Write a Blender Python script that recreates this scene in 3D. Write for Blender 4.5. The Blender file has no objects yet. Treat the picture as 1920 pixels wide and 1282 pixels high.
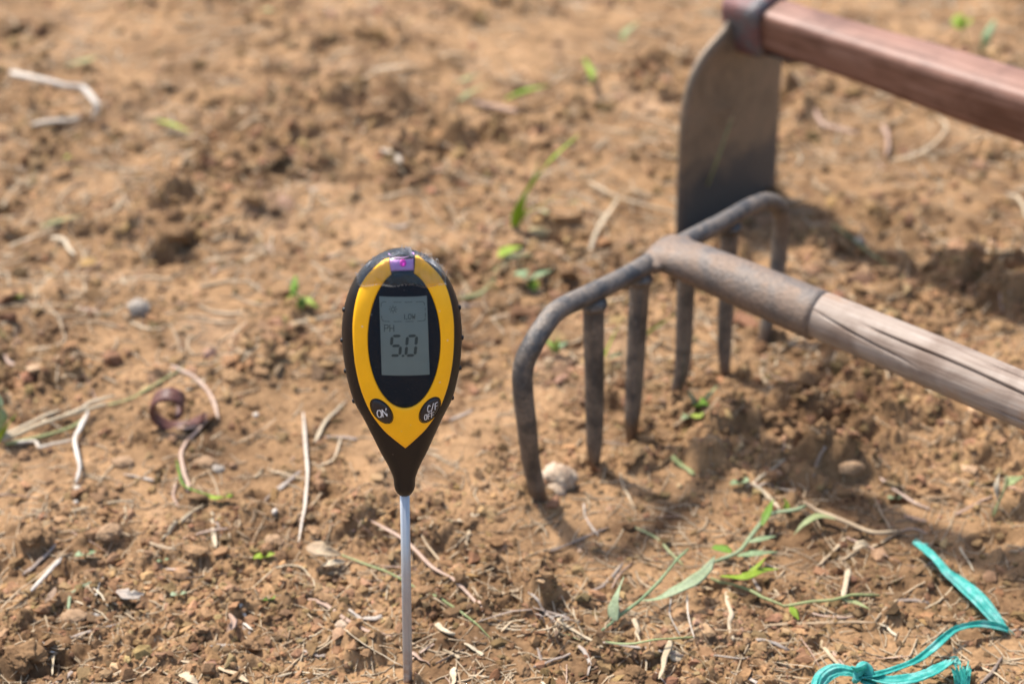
import bpy, math, random
import numpy as np

# ------------------------------------------------------------------ camera, sky, sun, exposure
scene = bpy.context.scene
COL = scene.collection
CAM_H, PITCH, LENS = 0.672, math.radians(30.0), 60.0
cam_data = bpy.data.cameras.new('camera')
cam = bpy.data.objects.new('camera', cam_data); COL.objects.link(cam)
cam.location = (0, 0, CAM_H)
cam.rotation_euler = (math.radians(90) - PITCH, 0, 0)
cam_data.lens = LENS; cam_data.sensor_width = 36.0
cam_data.clip_start = 0.02; cam_data.clip_end = 500
cam_data.dof.use_dof = True
cam_data.dof.focus_distance = 0.918
cam_data.dof.aperture_fstop = 5.4
scene.camera = cam

sun_dir = np.array([-0.75, 0.62, 0.0]); sun_dir /= np.linalg.norm(sun_dir)     # towards the sun, on the ground
SUN_EL = math.radians(62)
world = bpy.data.worlds.new('World'); scene.world = world; world.use_nodes = True
wn = world.node_tree.nodes; wl = world.node_tree.links
sky = wn.new('ShaderNodeTexSky'); sky.sky_type = 'NISHITA'; sky.sun_disc = False
sky.sun_elevation = SUN_EL
sky.sun_rotation = math.atan2(sun_dir[0], sun_dir[1])
sky.air_density = 1.0; sky.dust_density = 2.5; sky.ozone_density = 1.0
wl.new(sky.outputs[0], wn['Background'].inputs[0]); wn['Background'].inputs[1].default_value = 0.15
sd = bpy.data.lights.new('sun', 'SUN'); sd.energy = 3.6; sd.angle = math.radians(4.0); sd.color = (1.0, 0.955, 0.89)
sun = bpy.data.objects.new('sun', sd); COL.objects.link(sun)
to_sun = np.array([sun_dir[0]*math.cos(SUN_EL), sun_dir[1]*math.cos(SUN_EL), math.sin(SUN_EL)])
from mathutils import Vector, Matrix
sun.rotation_euler = Vector(to_sun).to_track_quat('Z', 'Y').to_euler()
scene.view_settings.view_transform = 'Standard'; scene.view_settings.look = 'None'
scene.view_settings.gamma = 1.0; scene.view_settings.exposure = 1.0
scene.view_settings.use_curve_mapping = False
scene.cycles.max_bounces = 8; scene.cycles.transparent_max_bounces = 12

rng = np.random.default_rng(7); random.seed(7)

# ------------------------------------------------------------------ mesh helpers
def link(name, me, parent=None, mat=None):
    o = bpy.data.objects.new(name, me); COL.objects.link(o)
    if parent is not None: o.parent = parent
    if mat is not None and me is not None: me.materials.append(mat)
    return o

def mesh(name, verts, faces, smooth=True):
    me = bpy.data.meshes.new(name)
    me.from_pydata([tuple(map(float, v)) for v in verts], [], [tuple(map(int, f)) for f in faces])
    me.polygons.foreach_set('use_smooth', [smooth]*len(me.polygons)); me.update()
    return me

def fast_mesh(name, V, F, smooth=True):
    """V (n,3), F (m,k) of one polygon size"""
    me = bpy.data.meshes.new(name)
    V = np.ascontiguousarray(V, dtype=np.float32); F = np.ascontiguousarray(F, dtype=np.int32)
    k = F.shape[1]
    me.vertices.add(len(V)); me.vertices.foreach_set('co', V.ravel())
    me.loops.add(F.size); me.loops.foreach_set('vertex_index', F.ravel())
    me.polygons.add(len(F)); me.polygons.foreach_set('loop_start', np.arange(0, F.size, k, dtype=np.int32))
    me.polygons.foreach_set('use_smooth', np.full(len(F), smooth))
    me.update(calc_edges=True); me.validate()
    return me

def tag(o, label=None, cat=None, group=None, kind=None):
    if label: o['label'] = label
    if cat: o['category'] = cat
    if cat and not kind: o['kind'] = 'thing'
    if group: o['group'] = group
    if kind: o['kind'] = kind
    return o

def empty(name, loc=(0, 0, 0), rot=(0, 0, 0)):
    o = bpy.data.objects.new(name, None); COL.objects.link(o)
    o.location = loc; o.rotation_euler = rot; o.empty_display_size = 0.02
    return o

def unit(v):
    v = np.asarray(v, float); return v/max(np.linalg.norm(v), 1e-9)

def catmull(pts, n):
    p = np.asarray(pts, float)
    if len(p) == 2:
        t = np.linspace(0, 1, n)[:, None]; return p[0]*(1-t)+p[1]*t
    q = np.vstack([2*p[0]-p[1], p, 2*p[-1]-p[-2]])
    segs = len(p)-1; out = []
    for t in np.linspace(0, segs, n):
        i = min(int(t), segs-1); f = t-i
        a, b, c, d = q[i], q[i+1], q[i+2], q[i+3]
        out.append(.5*((2*b)+(-a+c)*f+(2*a-5*b+4*c-d)*f*f+(-a+3*b-3*c+d)*f**3))
    return np.array(out)

ROUND = [(math.cos(a), math.sin(a)) for a in np.linspace(0, 2*math.pi, 9)[:-1]]
ROUND16 = [(math.cos(a), math.sin(a)) for a in np.linspace(0, 2*math.pi, 25)[:-1]]
HEX = [(math.cos(a), math.sin(a)) for a in np.linspace(0, 2*math.pi, 7)[:-1]]
LEAF = [(-1, .34), (-.5, .12), (0, 0), (.5, .12), (1, .34), (.5, .17), (0, .06), (-.5, .17)]
CHIP = [(-1, .1), (-.55, -.3), (.5, -.25), (1, .05), (.6, .35), (-.45, .3)]

def sweep(path, w, h=None, section=HEX, roll=0.0, up=(0, 0, 1), n=None, cap=True):
    """closed sweep of a section along a path; w,h half sizes per point; returns verts, faces"""
    path = np.asarray(path, float); k = len(path)
    w = np.broadcast_to(np.asarray(w, float), (k,)) if np.ndim(w) == 0 else np.interp(np.linspace(0, 1, k), np.linspace(0, 1, len(w)), w)
    if h is None: h = w
    h = np.broadcast_to(np.asarray(h, float), (k,)) if np.ndim(h) == 0 else np.interp(np.linspace(0, 1, k), np.linspace(0, 1, len(h)), h)
    roll = np.broadcast_to(roll, (k,)) if np.ndim(roll) == 0 else np.interp(np.linspace(0, 1, k), np.linspace(0, 1, len(roll)), roll)
    T = np.gradient(path, axis=0); T /= np.maximum(np.linalg.norm(T, axis=1), 1e-9)[:, None]
    V = []; m = len(section); prevS = None
    for i in range(k):
        S = np.cross(T[i], up)
        if np.linalg.norm(S) < .15:
            S = prevS if prevS is not None else np.cross(T[i], (0, 1, 0.01))
        S = S - T[i]*np.dot(S, T[i]); S = unit(S)
        if prevS is not None and np.dot(S, prevS) < -0.3: S = -S
        prevS = S
        N = np.cross(S, T[i])
        c, s = math.cos(roll[i]), math.sin(roll[i])
        S2, N2 = S*c+N*s, -S*s+N*c
        for (a, b) in section: V.append(path[i]+S2*a*w[i]+N2*b*h[i])
    F = []
    for i in range(k-1):
        for j in range(m):
            F.append((i*m+j, i*m+(j+1) % m, (i+1)*m+(j+1) % m, (i+1)*m+j))
    if cap:
        F.append(tuple(range(m))[::-1]); F.append(tuple((k-1)*m+j for j in range(m)))
    return V, F

class MB:
    def __init__(s): s.V = []; s.F = []
    def add(s, V, F):
        o = len(s.V); s.V += [tuple(v) for v in V]; s.F += [tuple(i+o for i in f) for f in F]; return s
    def build(s, name, mat, parent=None, smooth=True):
        return link(name, mesh(name, s.V, s.F, smooth), parent, mat)

# ------------------------------------------------------------------ noise (numpy)
def make_perm(seed):
    r = np.random.default_rng(seed); return r.integers(0, 2**31, (1024, 1024)).astype(np.float32)*(2*math.pi/2**31)
_ang = make_perm(3); _GX = np.cos(_ang); _GY = np.sin(_ang)
def perlin(x, y, seed=0):
    x = x+seed*37.31; y = y+seed*91.77
    xi = np.floor(x).astype(np.int64); yi = np.floor(y).astype(np.int64)
    xf = (x-xi).astype(np.float32); yf = (y-yi).astype(np.float32)
    u = xf*xf*xf*(xf*(xf*6-15)+10); v = yf*yf*yf*(yf*(yf*6-15)+10)
    def g(ix, iy, dx, dy):
        a = ix & 1023; b = iy & 1023
        return _GX[a, b]*dx+_GY[a, b]*dy
    n00 = g(xi, yi, xf, yf); n10 = g(xi+1, yi, xf-1, yf); n01 = g(xi, yi+1, xf, yf-1); n11 = g(xi+1, yi+1, xf-1, yf-1)
    return (n00*(1-u)+n10*u)*(1-v)+(n01*(1-u)+n11*u)*v
def fbm(x, y, oct=3, seed=0):
    s = 0; a = 1; f = 1
    for o in range(oct): s = s+a*perlin(x*f, y*f, seed+o*5); a *= .5; f *= 2.03
    return s
def sstep(a, b, x):
    t = np.clip((x-a)/(b-a), 0, 1); return t*t*(3-2*t)

# ------------------------------------------------------------------ materials
def nodes(name):
    m = bpy.data.materials.new(name); m.use_nodes = True
    nt = m.node_tree; return m, nt, nt.nodes['Principled BSDF']
def N(nt, typ, **kw):
    n = nt.nodes.new(typ)
    for k, v in kw.items(): setattr(n, k, v)
    return n
def noise(nt, scale, detail=4, rough=.55, vec=None, dist=0.0):
    n = N(nt, 'ShaderNodeTexNoise'); n.inputs['Scale'].default_value = scale; n.inputs['Detail'].default_value = detail
    n.inputs['Roughness'].default_value = rough; n.inputs['Distortion'].default_value = dist
    if vec is not None: nt.links.new(vec, n.inputs['Vector'])
    return n
def ramp(nt, src, stops, interp='LINEAR'):
    r = N(nt, 'ShaderNodeValToRGB'); e = r.color_ramp.elements; r.color_ramp.interpolation = interp
    while len(e) > 1: e.remove(e[-1])
    for i, (p, c) in enumerate(stops):
        el = e[0] if i == 0 else e.new(p)
        el.position = p; el.color = (c[0], c[1], c[2], 1) if np.ndim(c) else (c, c, c, 1)
    nt.links.new(src, r.inputs[0]); return r
def mix(nt, fac, a, b, mode='MIX'):
    m = N(nt, 'ShaderNodeMix', data_type='RGBA', blend_type=mode)
    for i, v in ((0, fac), (6, a), (7, b)):
        if hasattr(v, 'is_output'): nt.links.new(v, m.inputs[i])
        elif i == 0: m.inputs[0].default_value = v
        else: m.inputs[i].default_value = (v[0], v[1], v[2], 1)
    return m.outputs[2]
def bump(nt, bsdf, h, strength=.3, dist=.001):
    b = N(nt, 'ShaderNodeBump'); b.inputs['Strength'].default_value = strength; b.inputs['Distance'].default_value = dist
    nt.links.new(h, b.inputs['Height']); nt.links.new(b.outputs[0], bsdf.inputs['Normal']); return b

def soil_material(name, per_piece=False):
    m, nt, b = nodes(name)
    geo = N(nt, 'ShaderNodeNewGeometry'); pos = geo.outputs['Position']
    big = noise(nt, 7, 4, .6, pos, .4); mid = noise(nt, 60, 5, .65, pos); fine = noise(nt, 420, 4, .7, pos)
    base = ramp(nt, big.outputs[0], [(.30, (.132, .075, .037)), (.44, (.210, .124, .061)), (.58, (.268, .161, .081)), (.72, (.262, .168, .099))])
    var = ramp(nt, mid.outputs[0], [(.30, (.60, .57, .55)), (.48, (1, 1, 1)), (.66, (1.20, 1.20, 1.20))])
    damp = noise(nt, 16, 5, .6, pos, .8); dv = ramp(nt, damp.outputs[0], [(.34, (.56, .53, .52)), (.47, (.95, .95, .95)), (.60, (1.08, 1.07, 1.05)), (.70, (1.22, 1.24, 1.28))])
    c0 = mix(nt, 1.0, base.outputs[0], dv.outputs[0], 'MULTIPLY')
    c1 = mix(nt, 1.0, c0, var.outputs[0], 'MULTIPLY')
    fv = ramp(nt, fine.outputs[0], [(.28, (.60, .58, .58)), (.5, (1, 1, 1)), (.72, (1.22, 1.24, 1.28))])
    c2 = mix(nt, .8, c1, fv.outputs[0], 'MULTIPLY')
    vor = N(nt, 'ShaderNodeTexVoronoi'); vor.inputs['Scale'].default_value = 230; nt.links.new(pos, vor.inputs['Vector'])
    sp = ramp(nt, vor.outputs['Color'], [(.90, 0.0), (.96, 1.0)])
    sel = N(nt, 'ShaderNodeMath', operation='MULTIPLY'); nt.links.new(sp.outputs[0], sel.inputs[0])
    dd = ramp(nt, vor.outputs['Distance'], [(.15, .55), (.38, 0.0)]); nt.links.new(dd.outputs[0], sel.inputs[1])
    c3 = mix(nt, sel.outputs[0], c2, (.46, .36, .26))
    if per_piece:
        at = N(nt, 'ShaderNodeAttribute', attribute_name='tint')
        c3 = mix(nt, 1.0, c3, at.outputs['Color'], 'MULTIPLY')
    nt.links.new(c3, b.inputs['Base Color']); b.inputs['Roughness'].default_value = .95
    b.inputs['Specular IOR Level'].default_value = .15
    bn = noise(nt, 900, 3, .7, pos)
    bump(nt, b, bn.outputs[0], .55, .0012)
    return m

def fibre_material(name, cols, rough=.65, transl=0.0, dirt=.75):
    """dry or fresh plant matter: per-object random tone and streaks along the piece"""
    m, nt, b = nodes(name)
    tc = N(nt, 'ShaderNodeTexCoord'); oi = N(nt, 'ShaderNodeObjectInfo'); geo = N(nt, 'ShaderNodeNewGeometry')
    n1 = noise(nt, 55, 3, .6, geo.outputs['Position'])
    add = N(nt, 'ShaderNodeMath', operation='MULTIPLY_ADD'); nt.links.new(oi.outputs['Random'], add.inputs[0])
    add.inputs[1].default_value = .5; sub = N(nt, 'ShaderNodeMath', operation='MULTIPLY_ADD')
    nt.links.new(n1.outputs[0], sub.inputs[0]); sub.inputs[1].default_value = .9; sub.inputs[2].default_value = -.2
    nt.links.new(sub.outputs[0], add.inputs[2])
    k = len(cols); r = ramp(nt, add.outputs[0], [(i/(k-1)*.8+.1, c) for i, c in enumerate(cols)])
    f = noise(nt, 600, 3, .7, geo.outputs['Position']); fr = ramp(nt, f.outputs[0], [(.3, (.72, .70, .68)), (.6, (1.08, 1.08, 1.08))])
    c = mix(nt, .9, r.outputs[0], fr.outputs[0], 'MULTIPLY')
    dn = noise(nt, 170, 4, .75, geo.outputs['Position']); dr = ramp(nt, dn.outputs[0], [(.54, 0.0), (.70, dirt)])
    c = mix(nt, dr.outputs[0], c, (.23, .135, .075))
    nt.links.new(c, b.inputs['Base Color']); b.inputs['Roughness'].default_value = rough
    b.inputs['Specular IOR Level'].default_value = .25
    bump(nt, b, f.outputs[0], .3, .0006)
    if transl:
        tr = N(nt, 'ShaderNodeBsdfTranslucent'); nt.links.new(c, tr.inputs['Color'])
        mx = N(nt, 'ShaderNodeMixShader'); mx.inputs[0].default_value = transl
        nt.links.new(b.outputs[0], mx.inputs[1]); nt.links.new(tr.outputs[0], mx.inputs[2])
        nt.links.new(mx.outputs[0], nt.nodes['Material Output'].inputs['Surface'])
    return m

M = {}
M['soil'] = soil_material('soil')
M['crumb'] = soil_material('soil_crumb', True)
M['straw'] = fibre_material('dry_straw', [(.19, .125, .07), (.32, .23, .14), (.43, .33, .21), (.50, .41, .29)], dirt=.5)
M['litter'] = fibre_material('straw_litter', [(.13, .082, .045), (.24, .165, .098), (.36, .27, .17), (.46, .37, .25)], dirt=.7)
M['pale'] = fibre_material('bleached_straw', [(.32, .24, .145), (.42, .335, .22), (.51, .43, .31)], dirt=.5)
M['white'] = fibre_material('white_root', [(.38, .31, .23), (.48, .415, .335), (.57, .52, .45)], dirt=.4)
M['pink'] = fibre_material('pinkish_dry_stem', [(.27, .17, .118), (.38, .26, .19), (.47, .35, .27)], dirt=.5)
M['grey'] = fibre_material('weathered_twig', [(.19, .14, .105), (.28, .22, .175), (.40, .35, .29)], dirt=.5)
M['palegreen'] = fibre_material('fading_green_stem', [(.33, .32, .15), (.29, .35, .15), (.42, .39, .22)], .5, .3, .4)
M['green'] = fibre_material('fresh_green_leaf', [(.13, .25, .03), (.20, .34, .05), (.28, .42, .08)], .45, .45, .15)
M['bluegreen'] = fibre_material('grey_green_leaf', [(.20, .29, .14), (.29, .37, .20), (.40, .45, .29)], .5, .35, .3)
M['lime'] = fibre_material('lime_leaf', [(.26, .38, .04), (.36, .47, .06), (.42, .49, .12)], .45, .45, .2)
M['twig_dark'] = fibre_material('brown_twig', [(.10, .06, .036), (.17, .11, .07), (.25, .175, .115)])
M['curl'] = fibre_material('curled_bark', [(.075, .032, .026), (.13, .055, .042), (.21, .12, .10)], .45, 0, .3)

def metal_material(name, cols, rough=(.45, .75), metallic=.35, soil_z=None):
    m, nt, b = nodes(name)
    geo = N(nt, 'ShaderNodeNewGeometry'); pos = geo.outputs['Position']
    n1 = noise(nt, 45, 6, .7, pos, .3); n2 = noise(nt, 380, 4, .7, pos)
    k = len(cols); r = ramp(nt, n1.outputs[0], [(.28+.44*i/(k-1), c) for i, c in enumerate(cols)])
    f = ramp(nt, n2.outputs[0], [(.3, (.65, .65, .66)), (.55, (1, 1, 1)), (.75, (1.35, 1.25, 1.15))])
    c = mix(nt, .9, r.outputs[0], f.outputs[0], 'MULTIPLY')
    if soil_z:
        sx = N(nt, 'ShaderNodeSeparateXYZ'); nt.links.new(pos, sx.inputs[0])
        ad = N(nt, 'ShaderNodeMath', operation='MULTIPLY_ADD'); nt.links.new(n1.outputs[0], ad.inputs[0]); ad.inputs[1].default_value = .05
        nt.links.new(sx.outputs[2], ad.inputs[2])
        dr = ramp(nt, ad.outputs[0], [(soil_z+.02, .8), (soil_z+.036, 0.0)])
        sp = ramp(nt, n2.outputs[0], [(.42, .0), (.62, 1.0)])
        c = mix(nt, dr.outputs[0], c, (.17, .10, .052))
    nt.links.new(c, b.inputs['Base Color']); b.inputs['Metallic'].default_value = metallic
    rr = ramp(nt, n1.outputs[0], [(.35, rough[0]), (.65, rough[1])]); nt.links.new(rr.outputs[0], b.inputs['Roughness'])
    bump(nt, b, n2.outputs[0], .7, .0014)
    return m
M['rake_iron'] = metal_material('rake_iron', [(.040, .039, .042), (.075, .070, .066), (.185, .150, .118), (.092, .084, .077)], (.34, .6), .4, .006)
M['socket_iron'] = metal_material('dusty_socket_iron', [(.100, .085, .074), (.155, .124, .100), (.215, .152, .108), (.155, .128, .106)], (.45, .7), .35)
M['hoe_iron'] = metal_material('hoe_blade_iron', [(.10, .078, .055), (.15, .115, .08), (.20, .14, .09), (.13, .105, .08)], (.5, .75), .25)
M['hoe_edge'] = metal_material('dark_worn_iron', [(.03, .03, .035), (.06, .055, .055), (.10, .08, .065)], (.4, .65), .4)
M['collar_iron'] = metal_material('painted_collar_iron', [(.10, .095, .095), (.14, .125, .12), (.19, .085, .075), (.13, .11, .10)], (.45, .7), .25)

def wood_material(name, cols, axis, rough=.6, streak=18, dirt=None):
    """grain stretched along a world direction"""
    m, nt, b = nodes(name)
    geo = N(nt, 'ShaderNodeNewGeometry')
    mp = N(nt, 'ShaderNodeMapping'); mp.vector_type = 'TEXTURE'
    nt.links.new(geo.outputs['Position'], mp.inputs['Vector'])
    ang = math.atan2(axis[1], axis[0]); mp.inputs['Rotation'].default_value = (0, 0, ang); mp.inputs['Scale'].default_value = (streak, 1, 1)
    n1 = noise(nt, 260, 5, .65, mp.outputs[0]); n2 = noise(nt, 26, 4, .6, geo.outputs['Position'], .5); n3 = noise(nt, 500, 3, .7, geo.outputs['Position'])
    k = len(cols); r = ramp(nt, n1.outputs[0], [(.3+.4*i/(k-1), c) for i, c in enumerate(cols)])
    f = ramp(nt, n2.outputs[0], [(.34, (.62, .55, .50)), (.52, (1, 1, 1)), (.7, (1.15, 1.14, 1.13))])
    c = mix(nt, .85, r.outputs[0], f.outputs[0], 'MULTIPLY')
    if dirt:
        d = ramp(nt, n2.outputs[0], [(.56, 0.0), (.68, .7)]); c = mix(nt, d.outputs[0], c, dirt)
    nt.links.new(c, b.inputs['Base Color']); b.inputs['Roughness'].default_value = rough
    bump(nt, b, n1.outputs[0], .35, .001)
    return m

# ------------------------------------------------------------------ pixel ray -> ground point
FPX = 1920*LENS/36.0
_c, _s = math.cos(PITCH), math.sin(PITCH)
def ray(px, py):
    X = (px-960)/FPX; t = (py-641)/FPX
    return np.array([X, _c-t*_s, -_s-t*_c])
def flat(px, py, z=0.0):
    r = ray(px, py); k = (z-CAM_H)/r[2]; return np.array([r[0]*k, r[1]*k])

# ------------------------------------------------------------------ the ground
def halfw(y): return 1.35*(.05+.32*np.clip(y, .42, 3.0))
ys = [.46]
while ys[-1] < 2.45: ys.append(ys[-1]+.00125*(max(ys[-1], .7)/.77)**1.15)
n_in = len(ys)
lo = [.46]; st = .004
while lo[-1] > -30: lo.append(lo[-1]-st); st *= 1.28
hi = [ys[-1]]; st = .006
while hi[-1] < 90: hi.append(hi[-1]+st); st *= 1.25
YS = np.array(lo[::-1][:-1]+ys+hi[1:])
us = np.linspace(-1, 1, 820)
ou = [1.0]; st = .01
while ou[-1] < 70: ou.append(ou[-1]+st); st *= 1.28
US = np.concatenate([-np.array(ou[1:])[::-1], us, np.array(ou[1:])])
WY = halfw(YS)
GX = US[None, :]*WY[:, None]; GY = np.repeat(YS[:, None], len(US), 1)

def gauss(px, py, rx, ry):
    c = flat(px, py); return np.exp(-(((GX-c[0])/rx)**2+((GY-c[1])/ry)**2))
# how broken up the soil is, from smooth pressed crust (0) to loose clods (1)
rough = sstep(-.22, .50, fbm(GX/.21, GY/.21, 3, 11))
for (px, py, rx, ry, a) in [(370, 430, .07, .06, .8), (120, 430, .07, .05, .5), (740, 260, .16, .06, .7), (930, 270, .07, .05, .4), (620, 200, .12, .04, .3),
                            (1250, 150, .08, .05, .5), (1560, 820, .12, .05, .9), (1800, 560, .10, .06, .8), (1850, 480, .08, .08, .4),
                            (60, 1180, .08, .05, .6), (640, 1000, .08, .06, .6), (1230, 1230, .06, .03, .5), (1650, 1130, .1, .05, .45), (480, 1100, .1, .06, .3),
                            (650, 430, .10, .07, -.9), (300, 620, .08, .06, -.8), (240, 900, .035, .03, -.7), (700, 120, .1, .08, -.5), (1560, 320, .08, .08, -.8),
                            (1130, 600, .10, .10, -.45), (1000, 960, .06, .05, -.35), (60, 580, .06, .05, -.4), (1080, 330, .09, .10, -.6), (450, 560, .08, .05, -.4)]:
    rough = rough+a*gauss(px, py, rx, ry)
rough = np.clip(rough, .06, 1.15)
near = np.exp(-np.maximum(np.hypot(GX, GY-1.2)-1.6, 0)/1.5)
wx = GX+.006*perlin(GX/.03, GY/.03, 21); wy = GY+.006*perlin(GX/.03, GY/.03, 22)
Z = .012*fbm(GX/.33, GY/.33, 2, 1)+.006*fbm(GX/.10, GY/.10, 2, 2)
close = np.clip((GY-.80)/.35, .45, 1.15)
Z = Z+rough*close*(.015*np.abs(perlin(wx/.042, wy/.042, 3))+.0075*np.abs(perlin(wx/.021, wy/.021, 4)))
# stamped clods half sunk in the surface
def col_range(cx, r, w):
    a = np.searchsorted(US, (cx-r)/w); b = np.searchsorted(US, (cx+r)/w); return max(a-1, 0), min(b+1, len(US))
def stamp(cx, cy, ra, rb, ang, hgt, lump=.25, seed=0, power=.55):
    R = max(ra, rb)*1.25
    i0, i1 = np.searchsorted(YS, cy-R), np.searchsorted(YS, cy+R); w = float(halfw(cy))
    j0, j1 = col_range(cx, R, w*1.0)
    if i1-i0 < 2 or j1-j0 < 2: return
    x = GX[i0:i1, j0:j1]-cx; y = GY[i0:i1, j0:j1]-cy
    c, s = math.cos(ang), math.sin(ang)
    u = (x*c+y*s)/ra; v = (-x*s+y*c)/rb
    d = u*u+v*v+lump*2*perlin((x+cx)/(ra*.8), (y+cy)/(ra*.8), seed % 50)
    t = np.clip(1-d, 0, None)**power
    Z[i0:i1, j0:j1] += hgt*np.clip(t, 0, 1.15)
def H_raw(x, y):
    i = np.clip(np.searchsorted(YS, y)-1, 0, len(YS)-2); fy = (y-YS[i])/(YS[i+1]-YS[i])
    def row(ii, xx):
        u = xx/WY[ii]; j = np.clip(np.searchsorted(US, u)-1, 0, len(US)-2); fx = (u-US[j])/(US[j+1]-US[j])
        return Z[ii, j]*(1-fx)+Z[ii, j+1]*fx
    return row(i, x)*(1-fy)+row(i+1, x)*fy
def rough_at(x, y):
    i = np.clip(np.searchsorted(YS, y)-1, 0, len(YS)-2); u = x/WY[i]
    j = np.clip(np.searchsorted(US, u)-1, 0, len(US)-2); return rough[i, j]
cnt = 0
for k in range(9000):
    y = .5+1.9*rng.random()**1.25; x = (rng.random()*2-1)*float(halfw(y))
    if rng.random() > .10+rough_at(x, y)**1.4: continue
    r = .0026*math.exp(rng.normal(0, .55)+.32)*(1 if rng.random() < .93 else 2.2)*min(max(y/1.05, .7), 1.1)
    r = min(r, .013+.006*(y > 1.2))
    stamp(x, y, r*(1+.5*rng.random()), r, rng.random()*3.14, r*(.42+.4*rng.random()), .55, k); cnt += 1
for k in range(3000):
    y = 1.0+1.4*rng.random(); x = (rng.random()*2-1)*float(halfw(y))
    if rng.random() > .02+rough_at(x, y)**2.0: continue
    r = min(.0042*math.exp(abs(rng.normal(0, .55))), .017)
    stamp(x, y, r*(1+.8*rng.random()), r, rng.random()*3.14, r*(.5+.5*rng.random()), .6, k+17, .42)
for k in range(600):     # little pits between the clods
    y = .7+1.6*rng.random(); x = (rng.random()*2-1)*float(halfw(y))
    if rng.random() > rough_at(x, y): continue
    r = .003+.006*rng.random()*min(y, 1.4); stamp(x, y, r*1.6, r, rng.normal(0, .5), -r*(.7+.6*rng.random()), .5, k+5, .6)
# earth heaved up where the tines and the probe went in
for (x, y, r) in [(.0188, .950, .016), (.0560, .9955, .014), (.0841, 1.0294, .015), (.1235, 1.0772, .016), (.1593, 1.1207, .018), (.197, 1.166, .018)]:
    for q in range(7):
        a = rng.random()*6.28; d = r*(.55+.5*rng.random()); stamp(x+d*math.cos(a), y+d*math.sin(a), r*.42, r*.30, rng.random()*3, .0035+.003*rng.random(), .5, q+int(x*1e4), .4)
for q in range(8):
    a = rng.random()*6.28; stamp(-.061+.0075*math.cos(a), .767+.0075*math.sin(a), .0045, .0032, a, .0022, .5, q, .5)
# hollows, holes and lumps the photo shows
for (px, py, ra, rb, ang, h) in [(372, 402, .020, .010, .1, -.030), (300, 395, .022, .012, .5, .016), (340, 382, .030, .010, .35, .012), (350, 425, .024, .016, .2, .013), (300, 470, .026, .018, .5, .015), (420, 455, .030, .015, .3, .012), (455, 400, .014, .009, .2, .008),
                                 (310, 490, .012, .010, 0, -.014), (360, 490, .014, .008, 0, -.014), (170, 440, .022, .012, .3, -.014), (20, 400, .02, .012, 0, -.016), (40, 455, .015, .01, 0, -.012),
                                 (930, 262, .024, .014, .2, -.026), (1000, 250, .02, .012, 0, -.012), (690, 240, .05, .022, .1, .016), (760, 215, .045, .018, .0, .014), (600, 300, .04, .02, .2, .014), (840, 290, .03, .013, .1, -.014), (520, 330, .035, .02, .2, .012), (660, 335, .03, .012, 0, -.012),
                                 (1235, 145, .045, .012, .25, -.020), (1270, 190, .02, .01, .1, -.016), (1105, 160, .022, .012, 0, -.018),
                                 (1760, 505, .03, .015, 0, -.02), (1790, 530, .035, .02, .3, .018), (1880, 560, .03, .018, .4, .02), (1895, 515, .02, .012, 0, -.022), (1850, 490, .03, .018, 0, .016),
                                 (1545, 845, .022, .012, .2, -.020), (1490, 905, .02, .01, 0, -.014), (1600, 870, .026, .014, .3, .013), (1500, 870, .022, .012, .3, .012), (1580, 825, .022, .012, .2, .014), (1450, 810, .02, .012, 0, .010), (1640, 790, .022, .014, 0, .012), (1580, 790, .02, .01, 0, -.014),
                                 (215, 1005, .013, .008, .2, .008), (60, 1015, .016, .012, .2, .010), (100, 1245, .02, .010, 0, -.014), (40, 1240, .018, .012, .3, .012), (1180, 1245, .016, .008, 0, -.010), (1230, 1215, .016, .009, .2, .007),
                                 (700, 1030, .014, .008, 0, -.008), (620, 1000, .015, .010, .4, .008), (1860, 1010, .02, .012, .3, -.012), (1880, 950, .024, .014, .1, .012)]:
    c = flat(px, py); stamp(c[0], c[1], ra, rb, ang, h, .3, int(px), .7)
Z = Z+near*(.35+.65*rough)*(.0044*close**.5*np.abs(perlin(wx/.0105, wy/.0105, 5))+.0030*np.abs(perlin(wx/.0056, wy/.0056, 6))+.0026*perlin(GX/.0033, GY/.0033, 7))
# the meter, the rake and the hoe fix the level where they stand
for (x, y, r) in [(-.061, .767, .05), (.106, 1.056, .12), (.02, .95, .05), (.2, 1.17, .06), (.1975, 1.40, .08)]:
    h0 = float(H_raw(np.array(x), np.array(y))); Z = Z-h0*np.exp(-((GX-x)**2+(GY-y)**2)/r**2)
Z = np.where(near < .9, Z*np.clip(near+.1, 0, 1), Z)
nr, nc = Z.shape
V = np.stack([GX.ravel(), GY.ravel(), Z.ravel()], 1)
idx = np.arange(nr*nc).reshape(nr, nc)
F = np.stack([idx[:-1, :-1].ravel(), idx[:-1, 1:].ravel(), idx[1:, 1:].ravel(), idx[1:, :-1].ravel()], 1)
ground = link('ground', fast_mesh('ground', V, F), None, M['soil'])
tag(ground, 'dry crumbly orange-brown field soil', None, None, 'structure')

def H(x, y): return float(H_raw(np.array(float(x)), np.array(float(y))))
def Pt(px, py, h=0.0):
    """world point where the pixel's ray meets the ground raised by h"""
    r = ray(px, py); z = h
    for it in range(14):
        k = (z-CAM_H)/r[2]; x, y = r[0]*k, r[1]*k
        z = .5*z+.5*(H(x, y)+h)
    k = (z-CAM_H)/r[2]
    return np.array([r[0]*k, r[1]*k, z])
def normal_at(x, y, e=.004):
    return unit((H(x-e, y)-H(x+e, y), H(x, y-e)-H(x, y+e), 2*e))
def scale_at(py): # metres per photo pixel at a ground row
    r = ray(960, py); return (-CAM_H/r[2])/FPX

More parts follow.
